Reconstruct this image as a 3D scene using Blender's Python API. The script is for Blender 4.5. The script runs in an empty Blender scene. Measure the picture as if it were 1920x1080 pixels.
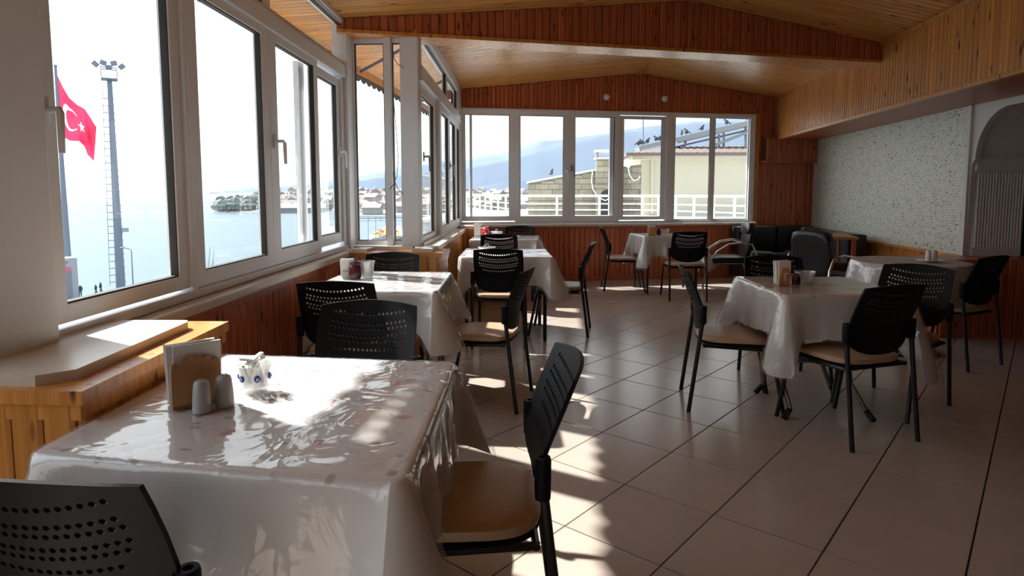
import bpy, bmesh, math, random
from mathutils import Vector, Matrix, Euler
from mathutils.geometry import delaunay_2d_cdt
random.seed(7)
PI = math.pi
SC = bpy.context.scene
COL = SC.collection

# ------------------------------------------------------------------ camera, sky, sun, exposure
FPX, PITCH, YAW, EYE, CYP = 1180.0, math.radians(5.0), math.radians(3.4), 1.30, 465.0
cam_d = bpy.data.cameras.new('camera')
cam_d.sensor_width = 36.0
cam_d.lens = 36.0 * FPX / 1920.0
cam_d.shift_y = -(540.0 - CYP) / 1920.0
cam_d.clip_start, cam_d.clip_end = 0.05, 9000
cam = bpy.data.objects.new('camera', cam_d)
COL.objects.link(cam)
cam.location = (0, 0, EYE)
cam.rotation_euler = (PI / 2 - PITCH, 0, YAW)
SC.camera = cam

SUN_TRAVEL = Vector((0.96, -0.49, -1.0)).normalized()
world = bpy.data.worlds.new('hazy_sky')
SC.world = world
world.use_nodes = True
wn, wl = world.node_tree.nodes, world.node_tree.links
wn.clear()
w_out = wn.new('ShaderNodeOutputWorld'); w_bg = wn.new('ShaderNodeBackground')
w_tc = wn.new('ShaderNodeTexCoord'); w_sep = wn.new('ShaderNodeSeparateXYZ'); w_ramp = wn.new('ShaderNodeValToRGB')
wl.new(w_tc.outputs['Generated'], w_sep.inputs[0])
wl.new(w_sep.outputs['Z'], w_ramp.inputs[0])
cr = w_ramp.color_ramp
cr.elements[0].position = 0.0; cr.elements[0].color = (0.90, 0.96, 1.0, 1)
cr.elements[1].position = 1.0; cr.elements[1].color = (0.62, 0.80, 1.0, 1)
e = cr.elements.new(0.18); e.color = (0.97, 0.985, 1.0, 1)
wl.new(w_ramp.outputs[0], w_bg.inputs[0])
# hazy sky: broad brightening around the sun
w_dot = wn.new('ShaderNodeVectorMath'); w_dot.operation = 'DOT_PRODUCT'; w_dot.inputs[1].default_value = -SUN_TRAVEL
wl.new(w_tc.outputs['Generated'], w_dot.inputs[0])
w_max = wn.new('ShaderNodeMath'); w_max.operation = 'MAXIMUM'; w_max.inputs[1].default_value = 0.0
w_pow = wn.new('ShaderNodeMath'); w_pow.operation = 'POWER'; w_pow.inputs[1].default_value = 2.0
w_ma = wn.new('ShaderNodeMath'); w_ma.operation = 'MULTIPLY_ADD'; w_ma.inputs[1].default_value = 2.2; w_ma.inputs[2].default_value = 1.35
wl.new(w_dot.outputs['Value'], w_max.inputs[0]); wl.new(w_max.outputs[0], w_pow.inputs[0]); wl.new(w_pow.outputs[0], w_ma.inputs[0])
wl.new(w_ma.outputs[0], w_bg.inputs[1])
wl.new(w_bg.outputs[0], w_out.inputs[0])

sun_d = bpy.data.lights.new('sun', 'SUN')
sun_d.energy = 12.0
sun_d.angle = math.radians(0.9)
sun_d.color = (1.0, 0.96, 0.90)
sun = bpy.data.objects.new('sun', sun_d)
COL.objects.link(sun)
sun.rotation_euler = SUN_TRAVEL.to_track_quat('-Z', 'Y').to_euler()
sun.location = (-20, 12, 25)

SC.view_settings.view_transform = 'Standard'
SC.view_settings.look = 'None'
SC.view_settings.gamma = 1.0
SC.view_settings.use_curve_mapping = False
SC.view_settings.exposure = 0.0

# ------------------------------------------------------------------ placing helpers
_fw = Vector((-math.sin(YAW) * math.cos(PITCH), math.cos(YAW) * math.cos(PITCH), -math.sin(PITCH)))
_rt = Vector((math.cos(YAW), math.sin(YAW), 0)); _up = _rt.cross(_fw)
def _ray(px, py): return _fw + _rt * ((px - 960) / FPX) - _up * ((py - CYP) / FPX)
def onZ(px, py, z):
    r = _ray(px, py); return Vector((0, 0, EYE)) + r * ((z - EYE) / r.z)
def onY(px, py, y):
    r = _ray(px, py); return Vector((0, 0, EYE)) + r * (y / r.y)
def above(px, py, base):
    r = _ray(px, py); t = math.hypot(base.x, base.y) / math.hypot(r.x, r.y)
    return Vector((0, 0, EYE)) + r * t

# ------------------------------------------------------------------ materials
def new_mat(name):
    m = bpy.data.materials.new(name); m.use_nodes = True
    nt = m.node_tree
    return m, nt.nodes, nt.links, nt.nodes['Principled BSDF']
def mat(name, col, rough=0.5, metal=0.0, coat=0.0, var=0.08, scale=20.0, bump=0.0, spec=0.5, emit=None, rnd=0.0, bscale=None):
    m, n, l, b = new_mat(name)
    b.inputs['Roughness'].default_value = rough
    b.inputs['Metallic'].default_value = metal
    b.inputs['Coat Weight'].default_value = coat
    b.inputs['Specular IOR Level'].default_value = spec
    tc = n.new('ShaderNodeTexCoord'); no = n.new('ShaderNodeTexNoise')
    no.inputs['Scale'].default_value = scale; no.inputs['Detail'].default_value = 4
    l.new(tc.outputs['Object'], no.inputs['Vector'])
    mx = n.new('ShaderNodeMix'); mx.data_type = 'RGBA'
    c = Vector(col)
    mx.inputs[6].default_value = (*(c * (1 - var)), 1); mx.inputs[7].default_value = (*(c * (1 + var)), 1)
    l.new(no.outputs['Fac'], mx.inputs[0])
    last = mx.outputs[2]
    if rnd:
        oi = n.new('ShaderNodeObjectInfo'); mr = n.new('ShaderNodeMapRange')
        mr.inputs[3].default_value = 1 - rnd; mr.inputs[4].default_value = 1 + rnd
        l.new(oi.outputs['Random'], mr.inputs[0])
        hs = n.new('ShaderNodeHueSaturation'); l.new(mr.outputs[0], hs.inputs['Value']); l.new(last, hs.inputs['Color'])
        last = hs.outputs[0]
    l.new(last, b.inputs['Base Color'])
    if bump:
        bp = n.new('ShaderNodeBump'); bp.inputs['Strength'].default_value = bump; bp.inputs['Distance'].default_value = 0.01
        if bscale:
            n2 = n.new('ShaderNodeTexNoise'); n2.inputs['Scale'].default_value = bscale; n2.inputs['Detail'].default_value = 3
            l.new(tc.outputs['Object'], n2.inputs['Vector']); l.new(n2.outputs['Fac'], bp.inputs['Height'])
        else: l.new(no.outputs['Fac'], bp.inputs['Height'])
        l.new(bp.outputs[0], b.inputs['Normal'])
    if emit:
        b.inputs['Emission Color'].default_value = (*emit, 1); b.inputs['Emission Strength'].default_value = 1.0
    return m
def wood(name, c0, c1, knot, rough=0.35, rnd=0.14, coat=0.25, knots=True):
    """pine boards: the grain runs along the local Z of every board"""
    m, n, l, b = new_mat(name)
    tc = n.new('ShaderNodeTexCoord'); oi = n.new('ShaderNodeObjectInfo')
    mu = n.new('ShaderNodeMath'); mu.operation = 'MULTIPLY'; mu.inputs[1].default_value = 57.0
    l.new(oi.outputs['Random'], mu.inputs[0])
    ad = n.new('ShaderNodeVectorMath'); ad.operation = 'ADD'
    l.new(tc.outputs['Object'], ad.inputs[0]); l.new(mu.outputs[0], ad.inputs[1])
    mp = n.new('ShaderNodeMapping'); mp.inputs['Scale'].default_value = (38, 38, 1.6)
    l.new(ad.outputs[0], mp.inputs[0])
    no = n.new('ShaderNodeTexNoise'); no.inputs['Scale'].default_value = 1.0; no.inputs['Detail'].default_value = 5
    l.new(mp.outputs[0], no.inputs['Vector'])
    rp = n.new('ShaderNodeValToRGB')
    rp.color_ramp.elements[0].position = 0.32; rp.color_ramp.elements[0].color = (*c0, 1)
    rp.color_ramp.elements[1].position = 0.68; rp.color_ramp.elements[1].color = (*c1, 1)
    l.new(no.outputs['Fac'], rp.inputs[0])
    last = rp.outputs[0]
    if knots:
        m2 = n.new('ShaderNodeMapping'); m2.inputs['Scale'].default_value = (16, 16, 4.2)
        l.new(ad.outputs[0], m2.inputs[0])
        vo = n.new('ShaderNodeTexVoronoi'); vo.inputs['Scale'].default_value = 1.0
        l.new(m2.outputs[0], vo.inputs['Vector'])
        kr = n.new('ShaderNodeValToRGB')
        kr.color_ramp.elements[0].position = 0.10; kr.color_ramp.elements[0].color = (1, 1, 1, 1)
        kr.color_ramp.elements[1].position = 0.20; kr.color_ramp.elements[1].color = (0, 0, 0, 1)
        l.new(vo.outputs['Distance'], kr.inputs[0])
        mk = n.new('ShaderNodeMix'); mk.data_type = 'RGBA'; mk.inputs[7].default_value = (*knot, 1)
        l.new(kr.outputs[0], mk.inputs[0]); l.new(last, mk.inputs[6])
        last = mk.outputs[2]
    mr = n.new('ShaderNodeMapRange'); mr.inputs[3].default_value = 1 - rnd; mr.inputs[4].default_value = 1 + rnd
    l.new(oi.outputs['Random'], mr.inputs[0])
    hs = n.new('ShaderNodeHueSaturation'); l.new(mr.outputs[0], hs.inputs['Value']); l.new(last, hs.inputs['Color'])
    l.new(hs.outputs[0], b.inputs['Base Color'])
    b.inputs['Roughness'].default_value = rough
    b.inputs['Coat Weight'].default_value = coat; b.inputs['Coat Roughness'].default_value = 0.2
    return m
def clear_mat(name, tint=(1, 1, 1), ior=1.45, rough=0.02, haze=0.0, bump=0.0, bscale=8.0, boost=0.0):
    """thin clear sheet: lets light straight through and mirrors by Fresnel"""
    m = bpy.data.materials.new(name); m.use_nodes = True
    n, l = m.node_tree.nodes, m.node_tree.links
    n.clear()
    out = n.new('ShaderNodeOutputMaterial'); tr = n.new('ShaderNodeBsdfTransparent'); gl = n.new('ShaderNodeBsdfGlossy')
    fr = n.new('ShaderNodeFresnel'); mx = n.new('ShaderNodeMixShader')
    tr.inputs[0].default_value = (*tint, 1); gl.inputs['Roughness'].default_value = rough; fr.inputs[0].default_value = ior
    geo = n.new('ShaderNodeNewGeometry'); inv = n.new('ShaderNodeMath'); inv.operation = 'SUBTRACT'; inv.inputs[0].default_value = 1.0
    l.new(geo.outputs['Backfacing'], inv.inputs[1])
    mu = n.new('ShaderNodeMath'); mu.operation = 'MULTIPLY'; l.new(fr.outputs[0], mu.inputs[0]); l.new(inv.outputs[0], mu.inputs[1])
    fac = mu.outputs[0]
    if boost:
        ma = n.new('ShaderNodeMath'); ma.operation = 'ADD'; ma.inputs[1].default_value = boost; ma.use_clamp = True
        l.new(fac, ma.inputs[0]); fac = ma.outputs[0]
    l.new(fac, mx.inputs[0]); l.new(gl.outputs[0], mx.inputs[2])
    if haze:
        df = n.new('ShaderNodeBsdfDiffuse'); df.inputs[0].default_value = (0.85, 0.85, 0.85, 1)
        m2 = n.new('ShaderNodeMixShader'); m2.inputs[0].default_value = haze
        l.new(tr.outputs[0], m2.inputs[1]); l.new(df.outputs[0], m2.inputs[2]); l.new(m2.outputs[0], mx.inputs[1])
    else: l.new(tr.outputs[0], mx.inputs[1])
    if bump:
        tc = n.new('ShaderNodeTexCoord'); no = n.new('ShaderNodeTexNoise'); bp = n.new('ShaderNodeBump')
        no.inputs['Scale'].default_value = bscale; no.inputs['Detail'].default_value = 2.5; no.inputs['Distortion'].default_value = 1.2
        bp.inputs['Strength'].default_value = bump; bp.inputs['Distance'].default_value = 0.02
        l.new(tc.outputs['Object'], no.inputs['Vector']); l.new(no.outputs['Fac'], bp.inputs['Height'])
        l.new(bp.outputs[0], gl.inputs['Normal']); l.new(bp.outputs[0], fr.inputs['Normal'])
    l.new(mx.outputs[0], out.inputs[0])
    return m
def cloth_mat():
    m, n, l, b = new_mat('printed_cloth')
    tc = n.new('ShaderNodeTexCoord')
    no = n.new('ShaderNodeTexNoise'); no.inputs['Scale'].default_value = 9
    l.new(tc.outputs['Object'], no.inputs['Vector'])
    mxv = n.new('ShaderNodeMix'); mxv.data_type = 'RGBA'; mxv.inputs[0].default_value = 0.07
    l.new(tc.outputs['Object'], mxv.inputs[6]); l.new(no.outputs['Color'], mxv.inputs[7])
    last = None
    for sc, lo, hi, colr, off in ((6.0, 0.13, 0.20, (0.62, 0.30, 0.30), 0), (13.0, 0.14, 0.20, (0.38, 0.36, 0.38), 3.3), (9.0, 0.10, 0.15, (0.52, 0.40, 0.38), 7.7)):
        mp = n.new('ShaderNodeMapping'); mp.inputs['Scale'].default_value = (sc, sc * 1.5, sc * 1.2); mp.inputs['Location'].default_value = (off, off, off)
        l.new(mxv.outputs[2], mp.inputs[0])
        vo = n.new('ShaderNodeTexVoronoi'); vo.inputs['Scale'].default_value = 1; l.new(mp.outputs[0], vo.inputs['Vector'])
        vo.inputs['Randomness'].default_value = 1.0
        rp = n.new('ShaderNodeValToRGB')
        rp.color_ramp.elements[0].position = lo; rp.color_ramp.elements[0].color = (1, 1, 1, 1)
        rp.color_ramp.elements[1].position = hi; rp.color_ramp.elements[1].color = (0, 0, 0, 1)
        l.new(vo.outputs['Distance'], rp.inputs[0])
        mk = n.new('ShaderNodeMix'); mk.data_type = 'RGBA'; mk.inputs[7].default_value = (*colr, 1)
        if last is None: mk.inputs[6].default_value = (0.74, 0.72, 0.72, 1)
        else: l.new(last, mk.inputs[6])
        l.new(rp.outputs[0], mk.inputs[0]); last = mk.outputs[2]
    sz = n.new('ShaderNodeSeparateXYZ'); l.new(tc.outputs['Object'], sz.inputs[0])
    gt = n.new('ShaderNodeMath'); gt.operation = 'GREATER_THAN'; gt.inputs[1].default_value = 0.735; l.new(sz.outputs['Z'], gt.inputs[0])
    pl = n.new('ShaderNodeMix'); pl.data_type = 'RGBA'; pl.inputs[6].default_value = (0.72, 0.70, 0.70, 1)
    l.new(gt.outputs[0], pl.inputs[0]); l.new(last, pl.inputs[7])
    l.new(pl.outputs[2], b.inputs['Base Color'])
    b.inputs['Roughness'].default_value = 0.55
    return m
def mosaic_mat():
    m, n, l, b = new_mat('white_mosaic')
    tc = n.new('ShaderNodeTexCoord')
    mp = n.new('ShaderNodeMapping'); mp.inputs['Scale'].default_value = (60, 45, 100)
    l.new(tc.outputs['Object'], mp.inputs[0])
    vo = n.new('ShaderNodeTexVoronoi'); vo.inputs['Scale'].default_value = 1; l.new(mp.outputs[0], vo.inputs['Vector'])
    sp = n.new('ShaderNodeSeparateColor'); l.new(vo.outputs['Color'], sp.inputs[0])
    rp = n.new('ShaderNodeValToRGB'); rp.color_ramp.interpolation = 'CONSTANT'
    els = rp.color_ramp.elements
    els[0].position = 0; els[0].color = (0.06, 0.08, 0.07, 1)
    els[1].position = 0.04; els[1].color = (0.33, 0.34, 0.28, 1)
    for p, c in ((0.12, (0.60, 0.63, 0.54)), (0.5, (0.70, 0.72, 0.64)), (0.8, (0.63, 0.66, 0.60))):
        q = els.new(p); q.color = (*c, 1)
    l.new(sp.outputs[0], rp.inputs[0]); l.new(rp.outputs[0], b.inputs['Base Color'])
    wv = n.new('ShaderNodeTexWave'); wv.bands_direction = 'Z'; wv.inputs['Scale'].default_value = 12
    l.new(tc.outputs['Object'], wv.inputs['Vector'])
    bp = n.new('ShaderNodeBump'); bp.inputs['Strength'].default_value = 0.25; bp.inputs['Distance'].default_value = 0.004
    l.new(wv.outputs['Fac'], bp.inputs['Height']); l.new(bp.outputs[0], b.inputs['Normal'])
    b.inputs['Roughness'].default_value = 0.45
    return m

def flag_mat(name, c):
    m = bpy.data.materials.new(name); m.use_nodes = True; n, l = m.node_tree.nodes, m.node_tree.links; n.clear()
    o = n.new('ShaderNodeOutputMaterial'); d = n.new('ShaderNodeBsdfDiffuse'); t = n.new('ShaderNodeBsdfTranslucent'); x = n.new('ShaderNodeMixShader')
    tc = n.new('ShaderNodeTexCoord'); w = n.new('ShaderNodeTexNoise'); w.inputs['Scale'].default_value = 1.5; l.new(tc.outputs['Object'], w.inputs['Vector'])
    mx = n.new('ShaderNodeMix'); mx.data_type = 'RGBA'; mx.inputs[6].default_value = (*(Vector(c) * 0.9), 1); mx.inputs[7].default_value = (*c, 1)
    l.new(w.outputs['Fac'], mx.inputs[0]); l.new(mx.outputs[2], d.inputs[0]); l.new(mx.outputs[2], t.inputs[0])
    x.inputs[0].default_value = 0.55; l.new(d.outputs[0], x.inputs[1]); l.new(t.outputs[0], x.inputs[2]); l.new(x.outputs[0], o.inputs[0])
    return m
M = dict(
    pine=wood('honey_pine', (0.46, 0.18, 0.035), (0.68, 0.30, 0.065), (0.11, 0.03, 0.008), rough=0.42, coat=0.12),
    pine_red=wood('red_pine', (0.40, 0.095, 0.036), (0.56, 0.155, 0.060), (0.12, 0.025, 0.010), rough=0.42, coat=0.10),
    pine_ceiling=wood('ceiling_pine', (0.54, 0.24, 0.055), (0.76, 0.38, 0.105), (0.16, 0.045, 0.012), rough=0.42, coat=0.22),
    backing=mat('dark_batten', (0.10, 0.035, 0.012), 0.8),
    tile=mat('beige_floor_tile', (0.50, 0.425, 0.37), 0.22, var=0.07, scale=6, rnd=0.05, coat=0.0),
    grout=mat('dark_grout', (0.06, 0.045, 0.035), 0.9),
    upvc=mat('white_window_plastic', (0.80, 0.83, 0.87), 0.35, var=0.04, scale=4),
    gasket=mat('black_gasket', (0.02, 0.02, 0.02), 0.6),
    marble=mat('cream_marble', (0.66, 0.60, 0.52), 0.3, var=0.12, scale=9),
    glass=clear_mat('window_glass', (0.97, 0.985, 0.98), 1.40, 0.0),
    black=mat('black_plastic', (0.008, 0.0085, 0.0105), 0.45, var=0.1, scale=60, bump=0.04, bscale=500, spec=0.14),
    blackmetal=mat('black_metal', (0.012, 0.012, 0.013), 0.35, var=0.05),
    chrome=mat('chrome', (0.75, 0.75, 0.75), 0.12, metal=1.0, var=0.02),
    greymetal=mat('grey_metal', (0.30, 0.31, 0.33), 0.35, metal=0.7, var=0.05),
    vinyl=mat('tan_vinyl', (0.52, 0.37, 0.25), 0.42, var=0.06, scale=15, bump=0.1, bscale=180),
    vinyl_grey=mat('mauve_vinyl', (0.42, 0.33, 0.31), 0.42, var=0.06, scale=15),
    cloth=cloth_mat(),
    plastic=clear_mat('clear_plastic_sheet', (0.98, 0.98, 0.98), 1.50, 0.07, haze=0.10, bump=0.34, bscale=7.0, boost=0.05),
    leather=mat('black_leather', (0.014, 0.015, 0.018), 0.32, var=0.1, scale=12, bump=0.25, bscale=60),
    napkin=mat('white_napkin', (0.80, 0.79, 0.77), 0.9, var=0.03),
    ply=mat('cut_plywood', (0.46, 0.24, 0.10), 0.5, var=0.12, scale=30),
    ply_light=mat('orange_plywood', (0.62, 0.30, 0.09), 0.45, var=0.12, scale=30),
    ceramic=mat('grey_ceramic', (0.45, 0.45, 0.45), 0.25, var=0.04),
    whiteceramic=mat('white_ceramic', (0.80, 0.80, 0.79), 0.2, var=0.03),
    redceramic=mat('red_plastic', (0.62, 0.02, 0.05), 0.25, var=0.05),
    bowlglass=clear_mat('pressed_glass', (0.93, 0.94, 0.93), 1.5, 0.03, haze=0.30, boost=0.10),
    purple=clear_mat('purple_glass', (0.35, 0.18, 0.30), 1.5, 0.03, haze=0.05, boost=0.04),
    darkjar=mat('dark_red_spice', (0.08, 0.012, 0.016), 0.25),
    blue=mat('blue_bead', (0.02, 0.06, 0.45), 0.2), beadwhite=mat('white_bead', (0.85, 0.88, 0.9), 0.2),
    plaster=mat('white_plaster', (0.66, 0.65, 0.62), 0.6, var=0.03),
    plaster_grey=mat('grey_plaster', (0.76, 0.75, 0.73), 0.6, var=0.04),
    mosaic=mosaic_mat(),
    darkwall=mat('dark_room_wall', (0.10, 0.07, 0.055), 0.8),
    lamp=mat('opal_lamp_globe', (0.82, 0.80, 0.76), 0.3, var=0.02),
    wire=mat('dark_cable', (0.05, 0.05, 0.055), 0.5),
    valance=mat('grey_canvas', (0.10, 0.10, 0.105), 0.85),
    # outside
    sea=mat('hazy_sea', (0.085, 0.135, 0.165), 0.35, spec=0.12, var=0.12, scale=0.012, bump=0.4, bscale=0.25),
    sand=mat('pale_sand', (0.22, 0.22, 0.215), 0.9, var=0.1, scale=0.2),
    pole=mat('galvanised_pole', (0.24, 0.27, 0.34), 0.5, metal=0.2),
    flag=flag_mat('red_flag', (0.85, 0.05, 0.12)), flagwhite=flag_mat('white_flag_emblem', (0.95, 0.85, 0.86)),
    hill=mat('haze_tinted_hill', (0.14, 0.17, 0.22), 1.0, var=0.04, scale=0.002, spec=0.0),  # aerial haze is put into the hill colour as pale blue
    hill_far=mat('haze_tinted_far_hill', (0.20, 0.24, 0.29), 1.0, var=0.03, scale=0.002, spec=0.0),  # paler still: more distance haze mixed into the colour
    rail=mat('white_rail_paint', (0.82, 0.82, 0.80), 0.4, var=0.02),
    cream=mat('cream_render', (0.60, 0.56, 0.45), 0.8, var=0.04, scale=1.0),
    whiteslab=mat('white_concrete', (0.75, 0.74, 0.70), 0.8),
    stone=mat('brown_stone_block', (0.30, 0.265, 0.205), 0.9, var=0.25, scale=5, rnd=0.18),
    mortar=mat('grey_mortar', (0.22, 0.20, 0.16), 0.9),
    roof=mat('brown_roof_tile', (0.17, 0.125, 0.115), 0.8, var=0.2, scale=8),
    panel=mat('grey_solar_frame', (0.33, 0.35, 0.36), 0.4, metal=0.3),
    bird=mat('dark_grey_feathers', (0.06, 0.065, 0.08), 0.7),
    leaf=mat('haze_tinted_tree_green', (0.22, 0.245, 0.245), 0.9, var=0.3, scale=0.6, rnd=0.25),  # green lightened and greyed to carry the distance haze
    house=mat('haze_paled_house', (0.42, 0.41, 0.41), 0.9, rnd=0.2), houseroof=mat('haze_paled_terracotta_roof', (0.37, 0.30, 0.275), 0.9, rnd=0.2),  # wall and roof colours paled to carry the haze over the bay
    twig=mat('bare_twig', (0.25, 0.22, 0.22), 0.9),
    poster=mat('poster_grey', (0.25, 0.27, 0.32), 0.5), posterpink=mat('poster_pink', (0.75, 0.15, 0.30), 0.5),
    kiosk=mat('grey_kiosk', (0.42, 0.43, 0.47), 0.6),
    coat=mat('dark_clothes', (0.05, 0.055, 0.08), 0.8),
    yellow=mat('yellow_canvas', (0.75, 0.50, 0.08), 0.8), orange=mat('orange_canvas', (0.62, 0.30, 0.2), 0.8),
)

# ------------------------------------------------------------------ mesh building
class MB:
    def __init__(s): s.v, s.f = [], []
    def add(s, vs, fs):
        o = len(s.v); s.v += [tuple(x) for x in vs]; s.f += [tuple(i + o for i in f) for f in fs]; return s
    def box(s, a, b, bev=0.0):
        x0, y0, z0 = a; x1, y1, z1 = b
        if bev <= 0:
            return s.add([(x0, y0, z0), (x1, y0, z0), (x1, y1, z0), (x0, y1, z0), (x0, y0, z1), (x1, y0, z1), (x1, y1, z1), (x0, y1, z1)],
                         [(0, 3, 2, 1), (4, 5, 6, 7), (0, 1, 5, 4), (1, 2, 6, 5), (2, 3, 7, 6), (3, 0, 4, 7)])
        bm = bmesh.new(); bmesh.ops.create_cube(bm, size=1)
        for v in bm.verts: v.co = Vector(((x0 + x1) / 2 + v.co.x * (x1 - x0), (y0 + y1) / 2 + v.co.y * (y1 - y0), (z0 + z1) / 2 + v.co.z * (z1 - z0)))
        bmesh.ops.bevel(bm, geom=bm.edges[:], offset=bev, segments=2, affect='EDGES', profile=0.7)
        bm.verts.index_update()
        s.add([v.co for v in bm.verts], [[v.index for v in f.verts] for f in bm.faces]); bm.free(); return s
    def prism(s, poly, d0, d1, axis='y'):
        """polygon in the plane across `axis`, extruded from d0 to d1"""
        n = len(poly)
        def p(a, d): return (a[0], d, a[1]) if axis == 'y' else ((d, a[0], a[1]) if axis == 'x' else (a[0], a[1], d))
        vs = [p(a, d0) for a in poly] + [p(a, d1) for a in poly]
        fs = [tuple(range(n)), tuple(range(2 * n - 1, n - 1, -1))] + [(i, i + n, (i + 1) % n + n, (i + 1) % n) for i in range(n)]
        return s.add(vs, fs)
    def tube(s, pts, r, seg=8, cap=True):
        pts = [Vector(p) for p in pts]; n = len(pts)
        rr = r if isinstance(r, (list, tuple)) else [r] * n
        prev = None; vs = []
        for i, p in enumerate(pts):
            t = (pts[min(i + 1, n - 1)] - pts[max(i - 1, 0)]).normalized()
            if prev is None:
                a = Vector((0, 0, 1)) if abs(t.z) < 0.9 else Vector((1, 0, 0)); u = t.cross(a).normalized()
            else:
                u = (prev - t * prev.dot(t)).normalized()
            prev = u; w = t.cross(u)
            vs += [p + (u * math.cos(2 * PI * k / seg) + w * math.sin(2 * PI * k / seg)) * rr[i] for k in range(seg)]
        fs = [(i * seg + k, i * seg + (k + 1) % seg, (i + 1) * seg + (k + 1) % seg, (i + 1) * seg + k) for i in range(n - 1) for k in range(seg)]
        if cap: fs += [tuple(range(seg - 1, -1, -1)), tuple(range((n - 1) * seg, n * seg))]
        return s.add(vs, fs)
    def lathe(s, prof, seg=20, c=(0, 0, 0)):
        n = len(prof)
        vs = [(c[0] + r * math.cos(2 * PI * k / seg), c[1] + r * math.sin(2 * PI * k / seg), c[2] + z) for r, z in prof for k in range(seg)]
        fs = [(i * seg + k, i * seg + (k + 1) % seg, (i + 1) * seg + (k + 1) % seg, (i + 1) * seg + k) for i in range(n - 1) for k in range(seg)]
        return s.add(vs, fs)
    def ball(s, c, r, seg=10, rings=6, sc=(1, 1, 1)):
        vs = []
        for i in range(rings + 1):
            a = -PI / 2 + PI * i / rings
            for k in range(seg):
                b = 2 * PI * k / seg
                vs.append((c[0] + sc[0] * r * max(math.cos(a), 0.02) * math.cos(b), c[1] + sc[1] * r * max(math.cos(a), 0.02) * math.sin(b), c[2] + sc[2] * r * math.sin(a)))
        fs = [(i * seg + k, i * seg + (k + 1) % seg, (i + 1) * seg + (k + 1) % seg, (i + 1) * seg + k) for i in range(rings) for k in range(seg)]
        fs += [tuple(range(seg - 1, -1, -1)), tuple(range(rings * seg, rings * seg + seg))]
        return s.add(vs, fs)
    def xf(s, mtx):
        s.v = [tuple(mtx @ Vector(v)) for v in s.v]; return s
    def mesh(s, name, m, smooth=False):
        me = bpy.data.meshes.new(name); me.from_pydata(s.v, [], s.f); me.update()
        if m: me.materials.append(m)
        if smooth:
            for p in me.polygons: p.use_smooth = True
            try: me.set_sharp_from_angle(angle=math.radians(40))
            except Exception: pass
        return me
def link(name, me, parent=None, loc=None, rot=None, mtx=None):
    o = bpy.data.objects.new(name, me); COL.objects.link(o)
    if parent: o.parent = parent
    if mtx is not None: o.matrix_local = mtx
    if loc is not None: o.location = loc
    if rot is not None: o.rotation_euler = rot
    return o
def ob(name, mb, m, parent=None, loc=None, rot=None, smooth=False, mtx=None):
    return link(name, mb.mesh(name, m, smooth), parent, loc, rot, mtx)
def tag(o, label=None, cat=None, group=None, kind=None):
    if label: o['label'] = label
    if cat: o['category'] = cat
    if group: o['group'] = group
    if kind: o['kind'] = kind
    return o
def thing(name, label, cat, loc=(0, 0, 0), rz=0.0, group=None):
    o = bpy.data.objects.new(name, None); COL.objects.link(o); o.empty_display_size = 0.1
    o.location = loc; o.rotation_euler = (0, 0, rz)
    return tag(o, label, cat, group)
def struct(name, mb, m, loc=None, rot=None, mtx=None, label=None):
    o = ob(name, mb, m, None, loc, rot, mtx=mtx); return tag(o, label, None, None, 'structure')
def sempty(name, mtx):
    o = bpy.data.objects.new(name, None); COL.objects.link(o); o.empty_display_size = 0.2; o.matrix_world = mtx
    return tag(o, kind='structure')
def copy_tree(o, parent=None):
    c = o.copy(); COL.objects.link(c); c.parent = parent
    if parent: c.matrix_parent_inverse = o.matrix_parent_inverse.copy()
    for ch in list(o.children): copy_tree(ch, c)
    return c
def frame(ox, oy, dx, dy, oz=0.0):
    """local x along the wall, local y outwards (left of the direction), local z up"""
    return Matrix.Translation((ox, oy, oz)) @ Matrix.Rotation(math.atan2(dy, dx), 4, 'Z')

# ------------------------------------------------------------------ boards
_bm = {}
def board_mesh(w, L, t, m, key=None):
    k = (round(w, 4), round(L, 3), round(t, 3), m.name)
    if k not in _bm:
        b = MB(); h, c = w / 2 - 0.002, min(0.008, w * 0.13)
        b.prism([(-h, 0), (h, 0), (h, -t + c), (h - c, -t), (-h + c, -t), (-h, -t + c)], 0, L, 'z')
        _bm[k] = b.mesh('board', m)
    return _bm[k]
def boards(parent, s0, s1, z0, z1, w, m, t=0.014, y=0.0):
    """upright boards on the local face y (room side is -y)"""
    n = max(1, round((s1 - s0) / w)); w = (s1 - s0) / n
    me = board_mesh(w, z1 - z0, t, m)
    for i in range(n): link('board', me, parent, (s0 + (i + 0.5) * w, y, z0))
def wall_panel(name, mtx, s0, s1, z0, z1, w, m, back=0.10, t=0.014):
    o = struct(name, MB().box((s0, 0.0, z0), (s1, back, z1)), M['backing'], mtx=mtx)
    boards(o, s0, s1, z0, z1, w, m, t)
    return o

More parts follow.
